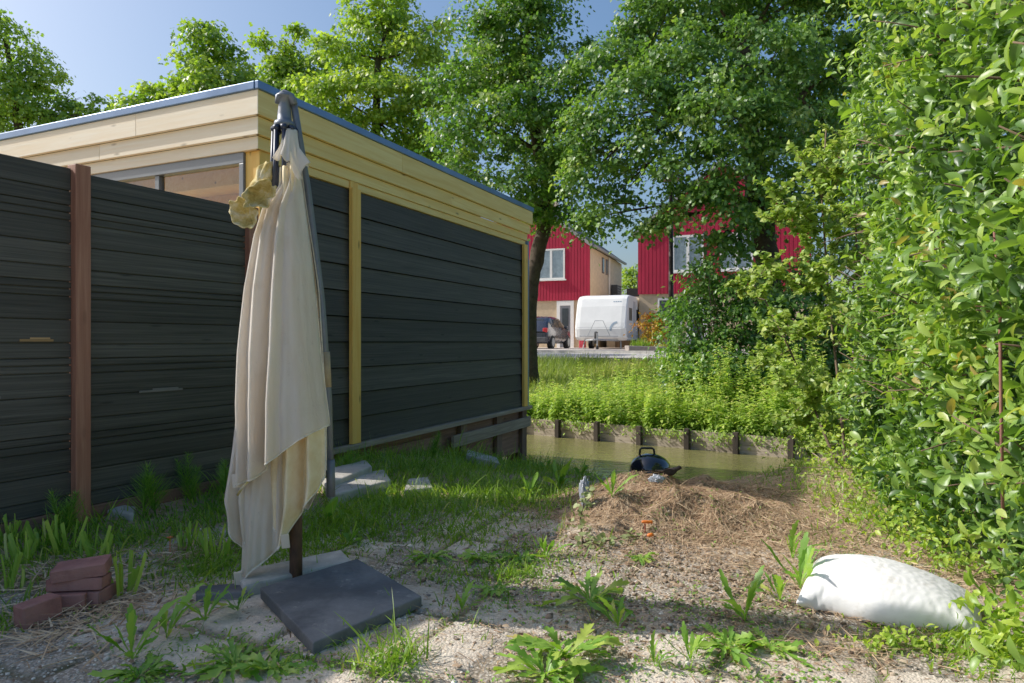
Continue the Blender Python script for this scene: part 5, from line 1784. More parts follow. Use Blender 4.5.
pebbles()

# ---- grass
ML_GRASS = m_leaf("garden_grass", [(0, (0.108, 0.198, 0.020)), (.5, (0.202, 0.344, 0.034)), (.85, (0.342, 0.451, 0.051)), (1, (0.646, 0.582, 0.152))], (1.4, 1.6, .5), .38, .4, .4)


def grass_patch(regs, name, label):
    X, Yv, Hh = [], [], []
    for (u, v, su, sv, n, h) in regs:
        c = gpt(u, v)
        px = (H - c.z) / c.y
        sx = su * c.y / F; sy = sv * c.y * c.y / (F * (H - c.z))
        X.append(RNG.normal(c.x, sx, n)); Yv.append(RNG.normal(c.y, sy, n)); Hh.append(h * RNG.uniform(.45, 1.25, n))
    X, Yv, Hh = map(np.concatenate, (X, Yv, Hh))
    w = (X - SO.x) * EP.x + (Yv - SO.y) * EP.y
    fw = (X - FO.x) * FP.x + (Yv - FO.y) * FP.y
    p_, q_ = pq(X, Yv)
    k = (np.where(Yv > 5.1, w > -.06, fw > .03)) & (q_ < -3.3)
    X, Yv, Hh = X[k], Yv[k], Hh[k]
    N = len(X)
    root = np.stack([X, Yv, garden_z(X, Yv) - .005], 1)
    cx = 1.1 * (fbm(X, Yv, 3.5, 51) - .5); cy = 1.1 * (fbm(X, Yv, 3.5, 57) - .5)
    dr = np.stack([cx + RNG.normal(.05, .42, N), cy + RNG.normal(-.05, .42, N), np.ones(N)], 1)
    Hh = Hh * np.clip(.25 + 1.5 * fbm(X, Yv, 2.6, 61), .4, 1.7) * np.where(RNG.random(N) < .08, 1.6, 1)
    o = blades(name, root, dr, Hh, RNG.uniform(.0035, .0105, N), RNG.uniform(.15, 1.0, N), np.clip(RNG.normal(.42, .22, N) + (fbm(X, Yv, 2, 33) - .5) * .5, 0, 1), ML_GRASS, segs=4)
    tag(o, label, None, None, "stuff")


grass_patch([(400, 470, 50, 14, 2600, .20), (470, 460, 45, 12, 2600, .26), (545, 470, 28, 12, 1500, .22), (360, 505, 35, 14, 1500, .16), (430, 500, 50, 12, 1700, .13), (500, 500, 45, 12, 1500, .13),
             (330, 540, 25, 14, 1000, .15), (390, 540, 40, 10, 700, .09), (470, 530, 45, 10, 700, .09), (340, 470, 20, 10, 600, .2), (520, 490, 30, 10, 900, .18), (380, 450, 40, 6, 1500, .2), (450, 445, 40, 6, 1500, .2)],
            "grass", "rough green grass along the base of the shed")
grass_patch([(190, 520, 40, 10, 900, .16), (130, 540, 30, 10, 500, .14), (40, 560, 40, 14, 700, .15), (200, 560, 30, 12, 700, .14), (15, 620, 18, 14, 260, .12), (280, 550, 25, 14, 600, .15), (215, 575, 16, 12, 380, .12), (60, 540, 50, 8, 600, .17), (225, 500, 20, 8, 500, .18)],
            "grass", "uneven grass along the foot of the dark fence")
grass_patch([(860, 480, 45, 18, 1300, .13), (900, 520, 40, 22, 1000, .12), (930, 640, 35, 12, 420, .09), (840, 560, 20, 16, 220, .09), (975, 655, 30, 14, 420, .11), (800, 470, 30, 8, 260, .11), (390, 665, 18, 8, 110, .17), (375, 640, 22, 5, 50, .13), (700, 665, 40, 7, 120, .07), (850, 510, 30, 16, 360, .11), (905, 600, 40, 14, 200, .1)],
            "grass", "sparse sunlit grass in front of the hedge")
grass_patch([(290, 665, 60, 6, 220, .05), (450, 600, 60, 22, 260, .06), (500, 560, 40, 12, 260, .07), (230, 650, 40, 12, 120, .06), (560, 560, 40, 8, 120, .06), (640, 600, 50, 10, 60, .05), (460, 575, 30, 5, 200, .06), (520, 575, 14, 4, 120, .08)],
            "grass", "short tufts in the joints of the paving")

# ---- blades rooted in the joints of the slabs
N = 5200
aa = RNG.uniform(-4.2, 1.8, N); bb_ = RNG.uniform(.7, 4.6, N)
half = RNG.random(N) < .5
aj = np.where(half, np.round(aa / .5) * .5, aa) + RNG.normal(0, .012, N); bj = np.where(half, bb_, np.round(bb_ / .5) * .5) + RNG.normal(0, .012, N)
x = SO.x + EA.x * aj + EP.x * bj; y = SO.y + EA.y * aj + EP.y * bj
ok = (fbm(x, y, 1.3, 91) + RNG.normal(0, .04, N) > .50) & ((x - FO.x) * FP.x + (y - FO.y) * FP.y > .3) & (y > 1.7)
x, y = x[ok], y[ok]; N = len(x)
o = blades("joint_grass", np.stack([x, y, garden_z(x, y) - .004], 1), np.stack([RNG.normal(0, .5, N), RNG.normal(0, .5, N), np.ones(N)], 1), RNG.gamma(2.5, .016, N).clip(.012, .12), RNG.uniform(.002, .005, N), RNG.uniform(.1, .8, N), np.clip(RNG.normal(.45, .25, N), 0, 1), ML_GRASS, segs=3)
tag(o, "thin grass growing out of the joints between the slabs", None, None, "stuff")

# ---- dry straw and clippings
M_STRAW = NT("dry_straw")
M_STRAW.P('Base Color', M_STRAW.ramp(M_STRAW.attr(), [(0, (0.171, 0.092, 0.050)), (.4, (0.378, 0.232, 0.126)), (.75, (0.594, 0.416, 0.245)), (1, (0.738, 0.568, 0.367))])).P('Roughness', .85).P('Specular IOR Level', .2)
M_STRAW = M_STRAW.mat


def straw(regs, name, label, zfun=garden_z, thick=(.0016, .0042)):
    X, Yv, Ln, T = [], [], [], []
    for (x, y, sx, sy, n, L, tone) in regs:
        X.append(RNG.normal(x, sx, n)); Yv.append(RNG.normal(y, sy, n)); Ln.append(L * RNG.uniform(.3, 1.3, n)); T.append(np.clip(RNG.normal(tone, .2, n), 0, 1))
    X, Yv, Ln, T = map(np.concatenate, (X, Yv, Ln, T))
    p_, q_ = pq(X, Yv)
    k = q_ < -3.4
    X, Yv, Ln, T = X[k], Yv[k], Ln[k], T[k]
    N = len(X)
    th = RNG.uniform(0, 6.283, N)
    dx, dy = np.cos(th), np.sin(th)
    z0 = zfun(X, Yv); z1 = zfun(X + dx * Ln, Yv + dy * Ln)
    dr = np.stack([dx, dy, np.clip((z1 - z0) / Ln, -1, 1) + np.abs(RNG.normal(.0, .16, N))], 1)
    o = blades(name, np.stack([X, Yv, z0 + RNG.uniform(.001, .016, N)], 1), dr, Ln, RNG.uniform(*thick, N), RNG.uniform(-.02, .22, N), T, M_STRAW, segs=3)
    tag(o, label, None, None, "stuff")


straw([(1.05, 4.45, .42, .35, 9000, .10, .38), (1.0, 4.0, .45, .22, 6500, .08, .52), (1.3, 4.9, .5, .35, 3500, .14, .35), (1.9, 4.6, .45, .7, 3800, .10, .6), (1.6, 3.6, .4, .4, 3600, .08, .66), (1.75, 4.1, .35, .5, 3000, .10, .68), (.95, 3.6, .35, .18, 1300, .06, .5), (2.3, 5.6, .5, .6, 1800, .12, .6), (1.35, 3.0, .25, .25, 700, .09, .6)],
      "dry_clippings", "heap of dry brown garden clippings by the canal")
g1 = gpt(70, 580); g2 = gpt(110, 610); g3 = gpt(190, 555); g4 = gpt(40, 640); g5 = gpt(170, 590)
straw([(g1.x, g1.y, .22, .14, 420, .20, .75), (g2.x, g2.y, .16, .12, 330, .17, .72), (g3.x, g3.y, .16, .12, 420, .14, .6), (g4.x, g4.y, .18, .1, 170, .15, .7), (g5.x, g5.y, .2, .1, 140, .13, .72)],
      "straw_litter", "pale dry leaf straw strewn around the brick heap", thick=(.003, .010))
g1 = gpt(830, 650); g2 = gpt(760, 640); g3 = gpt(420, 660); g4 = gpt(330, 655); g5 = gpt(620, 640)
straw([(g1.x, g1.y, .16, .07, 220, .10, .6), (g2.x, g2.y, .2, .08, 120, .07, .6), (g3.x, g3.y, .25, .12, 120, .07, .6), (g4.x, g4.y, .12, .05, 40, .12, .65), (g5.x, g5.y, .5, .35, 1500, .05, .45), (0, 3.6, .7, .5, 700, .05, .42), (1.2, 3.1, .5, .35, 1500, .06, .5), (.2, 2.4, .6, .25, 700, .05, .5)],
      "straw_litter", "thin dry stalks scattered over the sunlit ground", thick=(.0015, .004))

# ---- soil lumps on the heap
def crumbs():
    ico = bmesh.new(); bmesh.ops.create_icosphere(ico, subdivisions=1, radius=1)
    T = np.array([v.co[:] for v in ico.verts]); fc = np.array([[v.index for v in f.verts] for f in ico.faces]); ico.free()
    N = 9000
    x = RNG.normal(1.0, .75, N); y = RNG.normal(3.7, .95, N)
    r = RNG.gamma(2.0, .0026, N).clip(.0015, .016)
    z = garden_z(x, y) + r * .2
    k = pq(x, y)[1] < -3.6
    x, y, z, r = x[k], y[k], z[k], r[k]; N = len(x)
    V = T[None] * r[:, None, None] * RNG.uniform(.6, 1.25, (N, len(T), 1)) * np.array([1.1, 1, .7]) + np.stack([x, y, z], 1)[:, None, :]
    f = (fc[None] + (np.arange(N) * len(T))[:, None, None]).ravel()
    m = NT("soil_crumb")
    m.P('Base Color', m.ramp(m.attr(), [(0, (0.136, 0.088, 0.054)), (.6, (0.304, 0.208, 0.136)), (1, (0.544, 0.416, 0.288))])).P('Roughness', .95)
    m.bump(m.noise(m.coord(), 120, 4, .7), .5, .004)
    o = finish("soil_crumbs", np_mesh("soil_crumbs", V.reshape(-1, 3), f, 3, np.repeat(RNG.random(N), len(T))), m.mat)
    tag(o, "crumbly brown soil on and around the heap", None, None, "stuff")


crumbs()

# ---- weeds (each one a thing)
ML_WEED = m_leaf("weed_leaf", [(0, (0.104, 0.235, 0.031)), (.5, (0.199, 0.392, 0.044)), (.85, (0.342, 0.510, 0.075)), (.985, (0.399, 0.490, 0.082)), (1, (0.437, 0.353, 0.095))], (1.3, 1.45, .5), .36, .42, .4)
ML_PALE = m_leaf("pale_leaf", [(0, (0.200, 0.250, 0.088)), (.6, (0.375, 0.425, 0.175)), (1, (0.525, 0.550, 0.275))], (1.2, 1.3, .7), .35, .5, .3)
ML_HORSE = m_leaf("horsetail_green", [(0, (0.078, 0.171, 0.023)), (.6, (0.156, 0.305, 0.038)), (1, (0.250, 0.398, 0.051))], (1.3, 1.6, .5), .3, .5, .3)
ML_IRIS = m_leaf("iris_leaf", [(0, (0.186, 0.344, 0.042)), (.6, (0.342, 0.528, 0.067)), (.9, (0.528, 0.661, 0.102)), (1, (0.646, 0.666, 0.254))], (1.3, 1.4, .5), .32, .4, .45)


def weed_mesh(nleaf, L, wid, erect, jag, seed, droop=.55):
    rg = random.Random(seed)
    mb = MB()
    for k in range(nleaf):
        th = rg.uniform(0, 6.283) if k % 3 else 2 * math.pi * k / nleaf
        inner = rg.random()
        l = L * (.45 + .75 * rg.random())
        er = min(1.45, erect * (.6 + .9 * inner))
        d = Vector((math.cos(th), math.sin(th), 0)); sd = Vector((-d.y, d.x, 0))
        w = wid * rg.uniform(.7, 1.25) * (l / L) ** .5
        rows = []
        n = 26
        tw = rg.uniform(-.8, .8)
        bend = rg.uniform(-.4, .4)
        dr = droop * rg.uniform(.5, 1.5)
        ph = rg.random()
        teeth = rg.uniform(4.5, 6.5)
        for i in range(n + 1):
            t = i / n
            out = l * t * math.cos(er) + .3 * l * t * t * math.sin(er) * dr
            hgt = l * (t * math.sin(er) - dr * .62 * t * t) + .004 * math.sin(t * 11 + ph * 6)
            prof = .16 + .95 * math.sin(math.pi * min(1, max(0, t - .12) / .88) ** 1.35) ** .9
            q = (t * teeth + ph) % 1.0
            saw = 1 - jag * (1 - q) ** 1.0
            ww = w * prof * saw if i < n else .0008
            c = d * out + Vector((0, 0, max(.004, hgt + .012))) + sd * bend * l * t * t
            s2 = (sd * math.cos(tw * t) + Vector((0, 0, 1)) * math.sin(tw * t))
            up_ = Vector((0, 0, ww * .4))
            back = d * (.35 * ww)
            rows.append([c - s2 * ww + up_ + back, c, c + s2 * ww + up_ + back])
        mb.grid(rows, rnd=rg.uniform(.1, 1))
    me = bpy.data.meshes.new("weed")
    me.from_pydata(mb.v, [], mb.f)
    a = me.attributes.new("rnd", 'FLOAT', 'POINT'); a.data.foreach_set("value", mb.r)
    me.materials.append(ML_WEED)
    me.polygons.foreach_set("use_smooth", [True] * len(me.polygons))
    me.update()
    return me


WEEDS = {
    'rosette': [weed_mesh(30, .21, .021, .62, .62, 3), weed_mesh(26, .20, .023, .55, .66, 5)],
    'upright': [weed_mesh(10, .23, .018, 1.05, .5, 8, .28), weed_mesh(11, .21, .017, 1.0, .55, 12, .34)],
    'flat': [weed_mesh(34, .13, .014, .34, .62, 21), weed_mesh(28, .12, .013, .40, .64, 22)],
    'broad': [weed_mesh(9, .26, .040, 1.05, .05, 31, .35), weed_mesh(8, .22, .034, .95, .08, 32, .4)],
}


def weed(u, v, kind, s, label, var=0, name="dandelion", cat="weed", group="jagged weeds growing in the gravel"):
    o = link(bpy.data.objects.new(name, WEEDS[kind][var % 2]))
    p = gpt(u, v)
    o.location = p - Vector((0, 0, .006))
    o.scale = (s, s, s * random.uniform(.92, 1.08))
    o.rotation_euler = (random.uniform(-.08, .08), random.uniform(-.08, .08), random.uniform(0, 6.28))
    return tag(o, label, cat, group)


weed(590, 604, 'rosette', 1.0, "bushy jagged leaved weed in the middle of the sunlit gravel")
weed(566, 660, 'rosette', 1.15, "largest bright green jagged weed at the bottom centre", 1)
weed(618, 628, 'upright', .75, "small upright weed just right of the two bushy weeds", 1)
weed(545, 678, 'rosette', .85, "jagged weed cut by the bottom edge left of centre")
weed(745, 622, 'upright', 1.05, "upright long leaved weed on the sunlit ground left of the white sack", 0)
weed(780, 602, 'upright', .85, "thin upright weed between the long leaved weed and the white sack", 1)
weed(800, 590, 'upright', 1.1, "tall pale leaved weed directly against the left end of the white sack", 0)
weed(792, 560, 'upright', .9, "upright weed higher up the slope above the left end of the sack", 1)
weed(730, 652, 'flat', 1.3, "flat bright weed spreading at the bottom right of the gravel", 0)
weed(770, 650, 'flat', 1.25, "flat weed nearest to the dry stalks below the white sack", 1)
weed(690, 662, 'upright', .6, "little weed left of the flat bright weed at bottom right", 0)
weed(462, 612, 'upright', .55, "small weed on the shaded gravel right of the dark slab", 1)
weed(520, 560, 'flat', 1.0, "flat weed in the shaded joint below the grass", 0)
weed(545, 558, 'upright', .65, "slanting weed at the edge of the shadow by the heap", 0)
weed(480, 560, 'flat', 1.1, "flat weed in the shade half way along the grassy edge", 1)
weed(430, 560, 'flat', 1.0, "flat weed in shade behind the right corner of the dark slab", 0)
weed(495, 592, 'flat', .9, "yellowish low weed beside the bushy weed in the shade", 1)
weed(132, 662, 'upright', .9, "tall serrated weed right of the brick stack", 0)
weed(166, 640, 'upright', .88, "tall serrated weed between the brick stack and the dark slab", 1)
weed(205, 622, 'upright', .7, "small weed left of the dark slab on the gravel", 0)
weed(238, 612, 'upright', .8, "weed growing close to the left corner of the dark slab", 1)
weed(235, 668, 'flat', 1.2, "flat weed at the bottom left in front of the dark slab", 0)
weed(275, 672, 'flat', 1.25, "flat weed at the bottom edge below the dark slab", 1)
weed(140, 680, 'flat', 1.1, "low weed at the bottom edge under the tall serrated weed", 0)
weed(640, 560, 'flat', .8, "small weed at the foot of the clippings heap", 1)
weed(612, 500, 'upright', .8, "single weed on the shaded left flank of the clippings heap", 0)
weed(655, 668, 'upright', .5, "tiny weed on the sunny ground right of the largest weed", 1)
weed(322, 590, 'flat', .8, "reddish green weed lying on the back corner of the dark slab", 0)
# broad docks by the shed end
for (u, v, s, lb, vr) in [(560, 490, .95, "broad leaved dock plant left of the clippings heap", 0), (580, 478, 1.0, "dock plant with upright leaves behind the clippings heap", 1), (545, 470, .9, "dock plant at the grass edge near the end of the shed", 1), (530, 497, .8, "dock plant in the grass below the end of the shed", 0)]:
    weed(u, v, 'broad', s, lb, vr, "dock_plant", "dock plant", "broad leaved docks by the water")
for (u, v, s, lb, vr) in [(330, 525, .7, "broad leaved weed at the lower end of the parasol arm", 0), (350, 545, .6, "broad leaved weed behind the dark slab", 1), (290, 540, .6, "broad leaved weed behind the parasol foot", 0)]:
    weed(u, v, 'broad', s, lb, vr, "leafy_weed", "weed", "broad weeds near the parasol")


def horsetail_mesh(Hh, seed, spread=.4):
    rg = random.Random(seed)
    rt, dr, ln, rd = [], [], [], []
    for st_ in range(rg.randint(3, 5)):
        bx, by = rg.uniform(-.05, .05), rg.uniform(-.04, .04)
        lean = Vector((rg.uniform(-.45, .45), rg.uniform(-.3, .3), 1)).normalized()
        h = Hh * rg.uniform(.7, 1.1)
        for k in range(9):
            rt.append((bx + rg.uniform(-.002, .002), by + rg.uniform(-.002, .002), 0)); dr.append(tuple(lean + Vector((rg.uniform(-.01, .01), rg.uniform(-.01, .01), 0)))); ln.append(h); rd.append(.3)
        nn_ = 13
        for i in range(nn_):
            f = .15 + .82 * i / nn_
            c = Vector((bx, by, 0)) + lean * h * f
            L = Hh * spread * (1 - f) ** .7 * rg.uniform(.8, 1.1) + .02
            for k in range(7):
                th = 2 * math.pi * k / 7 + rg.uniform(-.3, .3)
                rt.append(tuple(c)); dr.append((math.cos(th), math.sin(th), 1.15)); ln.append(L); rd.append(rg.uniform(.2, 1))
    N = len(rt)
    co, f, r = blades_geo(np.array(rt), np.array(dr, float), np.array(ln), np.full(N, .0042), RNG.uniform(.0, .2, N), np.array(rd), 2)
    me = np_mesh("horsetail", co, f, 4, r)
    me.materials.append(ML_HORSE)
    return me


HT = [horsetail_mesh(.36, 1, .5), horsetail_mesh(.30, 2, .55), horsetail_mesh(.33, 4, .6)]
for i, (u, v, s, lb) in enumerate([(20, 528, .85, "feathery horsetail at the fence left of the brown post"), (62, 535, .95, "feathery horsetail close to the left of the brown post"), (152, 518, 1.15, "tallest horsetail against the dark fence right of the brown post"), (192, 505, .95, "horsetail at the fence a step left of the parasol"),
                                   (222, 498, 1.0, "horsetail at the fence half behind the parasol"), (345, 480, .85, "horsetail right of the parasol arm at the shed base"), (430, 462, .9, "horsetail in the grass at the middle of the shed base"), (862, 600, .62, "thin horsetail in front of the white sack"), (480, 452, .9, "horsetail in the grass near the far end of the shed")]):
    o = link(bpy.data.objects.new("horsetail", HT[i % 3]))
    o.location = gpt(u, v) - Vector((0, 0, .005))
    o.scale = (s, s, s); o.rotation_euler = (0, 0, random.uniform(0, 6.28))
    tag(o, lb, "horsetail", "horsetails along the fence and shed")


def iris_mesh(n, seed, Hh=.17):
    rg = random.Random(seed)
    mb = MB()
    for k in range(n):
        a = rg.uniform(0, 6.28); r = rg.uniform(0, .06)
        b = Vector((math.cos(a) * r, math.sin(a) * r, 0))
        lean = Vector((math.cos(a) * rg.uniform(0, .45), math.sin(a) * rg.uniform(0, .45), 1)).normalized()
        sd = lean.cross(Vector((math.cos(a + 1), math.sin(a + 1), 0))).normalized()
        h = Hh * rg.uniform(.5, 1.1); w = rg.uniform(.006, .0115)
        nr = lean.cross(sd)
        rows = []
        for i in range(5):
            t = i / 4
            c = b + lean * h * t + nr * .02 * t * t
            ww = w * (1 - .1 * t)
            sl = .35 * w if i == 4 else 0
            rows.append([c - sd * ww - lean * sl, c + nr * .0025, c + sd * ww + lean * sl])
        mb.grid(rows, rnd=rg.uniform(.1, 1))
    me = bpy.data.meshes.new("iris"); me.from_pydata(mb.v, [], mb.f)
    a_ = me.attributes.new("rnd", 'FLOAT', 'POINT'); a_.data.foreach_set("value", mb.r)
    me.materials.append(ML_IRIS); me.update()
    return me


IR = [iris_mesh(13, 1), iris_mesh(10, 2, .20), iris_mesh(16, 3, .15)]
for i, (u, v, s, lb) in enumerate([(95, 560, 1.0, "cut back iris clump behind the brick stack"), (66, 552, 1.0, "cut iris clump between the brick stack and the fence"), (20, 565, 1.05, "cut iris clump at the left edge behind the single brick"), (5, 592, 1.0, "cut iris clump cut off by the left edge"), (120, 595, .95, "cut iris clump right beside the brick stack"),
                                   (45, 545, .9, "cut iris clump nearest the fence on the left"), (190, 548, .8, "cut clump with dead leaves left of the parasol"), (215, 560, .9, "cut clump close to the left of the hanging cloth"), (10, 540, .9, "cut iris clump against the fence at the left edge")]):
    o = link(bpy.data.objects.new("iris_clump", IR[i % 3]))
    o.location = gpt(u, v) - Vector((0, 0, .01))
    o.scale = (s, s, s); o.rotation_euler = (0, 0, random.uniform(0, 6.28))
    tag(o, lb, "iris clump", "cut back irises around the bricks")

# ---- pale trailing plant at the heap
tp = gpt(583, 545)
pl = thing("mallow_plant", tp, "plant with pale round leaves climbing at the left of the heap", "plant")
mb = MB()
path = [tp, gpt(580, 530) + Vector((0, 0, .06)), at(583, 507, tp.y + .15), at(588, 490, tp.y + .3)]
mb.tube(path, [.006, .005, .004, .003], 6)
path2 = [tp, gpt(600, 548) + Vector((0, 0, .03)), gpt(622, 543) + Vector((0, 0, .03)), gpt(640, 540) + Vector((0, 0, .02))]
mb.tube(path2, [.006, .005, .004, .003], 6)
mb.build("stem", M_TWIG, pl, smooth=True)
Pp, Ax, Nn, Ln, Rn = [], [], [], [], []
for pth, n in ((path, 42), (path2, 46)):
    for k in range(n):
        f = random.uniform(0, .999) * (len(pth) - 1); i = int(f)
        Pp.append(pth[i].lerp(pth[i + 1], f - i) + Vector((random.gauss(0, .02), random.gauss(0, .02), random.gauss(.01, .015))))
        Ax.append((random.gauss(0, 1), random.gauss(-.3, 1), random.gauss(0, .4))); Nn.append((random.gauss(0, .4), random.gauss(-.6, .4), 1))
        Ln.append(random.uniform(.022, .045)); Rn.append(random.random() if pth is path else random.random() * .6)
Pp, Ax, Nn, Ln, Rn = map(np.array, (Pp, Ax, Nn, Ln, Rn))
leaf_cloud("leaves", Pp, Ax, Nn, Ln, Ln * .95, Rn, ML_PALE, pl, 'oval', smooth=True)

# ---- crumpled grey plastic
def crumple(name, c, sx, sy, sz, mat, label, cat, seed, sub=4, amp=.25, flat=True):
    bm = bmesh.new(); bmesh.ops.create_icosphere(bm, subdivisions=sub, radius=1)
    V = np.array([v.co[:] for v in bm.verts])
    n1 = fbm(V[:, 0] * 2 + V[:, 2], V[:, 1] * 2 - V[:, 2], 1.6, seed) - .5
    n2 = np.abs(fbm(V[:, 0] * 3 - V[:, 2] * 2, V[:, 1] * 3 + V[:, 2], 2.2, seed + 5) - .5)
    V = V * (1 + amp * n1[:, None] * 2 - amp * n2[:, None] * 2.2)
    for v, q in zip(bm.verts, V): v.co = Vector((q[0] * sx, q[1] * sy, q[2] * sz))
    me = bpy.data.meshes.new(name); bm.to_mesh(me); bm.free()
    o = finish(name, me, mat, smooth=True)
    o.location = c
    return tag(o, label, cat)


M_PLAST = m_plain("clear_plastic", (.33, .35, .39), .2, 0, .6, 10, .3)
crumple("plastic_wrapper", at(585, 493, 4.15) + Vector((0, 0, -.0)), .035, .04, .10, M_PLAST, "crumpled pale grey plastic above the pale leaved plant", "plastic wrapper", 3, amp=.5)
crumple("plastic_wrapper", at(657, 479, 4.3) + Vector((0, 0, .0)), .05, .035, .025, M_PLAST, "scrap of pale plastic on top of the clippings heap", "plastic wrapper", 6, amp=.5)

# ---- orange trowel in the heap
tz = gpt(647, 532)
M_OR = m_plain("orange_plastic", (.75, .16, .01), .4, 0, .5, 5, .1)
tw_ = thing("hand_trowel", tz, "orange handled hand tool stuck upright in the heap", "hand tool")
mb = MB()
tt = at(647, 522, tz.y)
mb.lathe([(.004, -.030), (.008, -.026), (.0095, 0), (.008, .02), (.0095, .028), (.004, .033)], tt, Vector((1, .1, -.05)), 14)
mb.build("handle", M_OR, tw_, smooth=True)
mb = MB(); mb.tube([tz + Vector((-.012, 0, -.03)), at(645, 524, tz.y)], [.0045, .005], 8); mb.build("shaft", m_plain("rust_red", (.28, .06, .03), .6), tw_)
mb = MB(); mb.lathe([(.004, -.02), (.011, -.012), (.012, .01), (.005, .02)], gpt(648, 536) + Vector((.01, -.02, .01)), Vector((1, .2, 0)), 10); mb.build("guard", M_OR, tw_, smooth=True)

mb = MB()
for k in range(7):
    a = k * .9
    c0 = gpt(170, 552) + Vector((0, 0, .07))
    d = Vector((math.cos(a), math.sin(a) * .6, .5)).normalized()
    s = d.cross(EZ).normalized()
    mb.add([c0, c0 + d * .012 + s * .007, c0 + d * .020, c0 + d * .012 - s * .007], [(0, 1, 2, 3)])
mb.tube([c0, gpt(170, 556)], [.0018, .002], 5)
o = mb.build("poppy_flower", M_OR, org=gpt(170, 556))
tag(o, "tiny orange flower among the cut irises left of the parasol", "flower")

# ---- kettle barbecue
kb = at(650, 470, 7.9)
kb.z = gz(kb.x, kb.y)
M_KET = m_plain("black_enamel", (.012, .014, .020), .14, 0, .5, 4, .2, coat=.5)
zl = -.40
bq = thing("kettle_barbecue", kb, "black domed kettle barbecue lid showing behind the clippings heap", "barbecue")
mb = MB(); prof = [(.238, 0), (.244, .012), (.236, .03)] + [(.236 * math.cos(a), .03 + .175 * math.sin(a)) for a in np.linspace(.08, 1.5, 14)]
mb.lathe(prof, Vector((kb.x, kb.y, zl)), n=36); ld = mb.build("lid", M_KET, bq, smooth=True)
mb = MB()
top = Vector((kb.x - .02, kb.y, zl + .205))
mb.tube([top + Vector((-.10, 0, -.02)), top + Vector((-.095, 0, .045)), top + Vector((-.075, 0, .062)), top + Vector((.045, 0, .062)), top + Vector((.065, 0, .045)), top + Vector((.072, 0, -.015))], .013, 10)
mb.build("handle", m_plain("handle_black", (.02, .02, .022), .4), ld, smooth=True)
mb = MB(); mb.lathe([(.236 * math.cos(a), -.03 + .19 * math.sin(a)) for a in np.linspace(-1.5, .0, 12)] + [(.24, -.004)], Vector((kb.x, kb.y, zl)), n=36); mb.build("bowl", M_KET, bq, smooth=True)
for k in range(3):
    a = k * 2.094 + .5
    d = Vector((math.cos(a), math.sin(a), 0))
    mb = MB(); mb.tube([Vector((kb.x, kb.y, zl - .12)) + d * .17, Vector((kb.x, kb.y, kb.z - .05)) + d * .24], .012, 8); mb.build("leg", M_STEEL, bq)

# ---- small dark bird
bc = at(671, 474, 4.55)
BS = .64
bc.z = gz(bc.x, bc.y) + .085 * BS - .012
BIRD = [(-.16, .012, .004, .02), (-.10, .017, .008, .012), (-.06, .026, .026, .0), (-.02, .036, .040, .0), (.02, .036, .042, .008), (.05, .026, .031, .022), (.066, .021, .023, .036), (.084, .023, .024, .046), (.100, .018, .018, .047), (.110, .008, .007, .044)]
bird = thing("blackbird", bc - Vector((0, 0, .085 * BS)), "small dark brown bird facing right on top of the clippings heap", "bird")
mb = MB()
rows = []
for (sx, w, h, dz) in BIRD:
    rows.append([bc + BS * Vector((sx, w * math.cos(a), dz + h * math.sin(a))) for a in np.linspace(0, 2 * math.pi, 15)[:-1]])
mb.grid(rows, close_u=True); mb.add(rows[0], [tuple(range(14))]); mb.add(rows[-1], [tuple(range(13, -1, -1))])
M_BIRD = m_plain("dark_plumage", (.030, .022, .018), .7, 0, .3, 30, .4, .4)
mb.build("body", M_BIRD, bird, smooth=True)
mb = MB(); mb.tube([bc + BS * Vector((.108, 0, .045)), bc + BS * Vector((.128, 0, .040))], [.0035, .0007], 7); mb.build("beak", m_plain("beak", (.25, .14, .03), .5), bird)
for s in (-1, 1):
    mb = MB(); mb.lathe([(.0006, -.002), (.0023, 0), (.0006, .002)], bc + BS * Vector((.092, s * .020, .052)), Vector((0, 1, 0)), 8); mb.build("eye", M_KET, bird)
    mb = MB()
    rows = []
    for i in range(9):
        t = i / 8
        cx = .035 - .155 * t
        hh = .030 * math.sin(math.pi * min(1, .12 + t * .9)) + .003
        rows.append([bc + BS * Vector((cx, s * (.040 - .022 * t), .012 - .012 * t + hh * k_)) for k_ in (-1, -.3, .4, 1)])
    mb.grid(rows); mb.build("wing", M_BIRD, bird, smooth=True)
    mb = MB(); mb.tube([bc + BS * Vector((.0, s * .014, -.03)), bc + BS * Vector((.008, s * .016, -.06)), bc + BS * Vector((.004, s * .016, -.088)), bc + BS * Vector((.03, s * .018, -.09))], [.0026, .002, .0017, .0014], 6); mb.build("leg", m_plain("bird_leg", (.10, .06, .03), .6), bird)

# ---- white sack
mm = NT("white_sack")
v = mm.coord()
mm.P('Base Color', mm.ramp(mm.noise(v, 9, 6, .7), [(.3, (.66, .62, .56)), (.42, (.80, .785, .76)), (.8, (.85, .85, .845))])).P('Roughness', .5).P('Specular IOR Level', .4)
mm.bump(mm.math('ADD', mm.noise(mm.mapping(v, rot=(0, 0, .5), sc=(1, 2.5, 2.5)), 8, 5, .6, 1.5), mm.math('MULTIPLY', mm.noise(v, 60, 4, .6), .15)), .25, .006)
M_SACK = mm.mat
L0, R0 = gpt(808, 598), gpt(976, 628)
axx = (R0 - L0); axx.z = 0; SL = axx.length; axx.normalize(); ayy = Vector((-axx.y, axx.x, 0))
c0_ = (L0 + R0) / 2; zb_ = min(L0.z, R0.z) - .012
mb = MB()
mb.v = [tuple(Vector((c0_.x, c0_.y, zb_)) + axx * (q.x * (SL + .06) / .74) + ayy * (q.y * .9 + .10) + EZ * (q.z * 1.5 - .006)) for q in SACK_V]
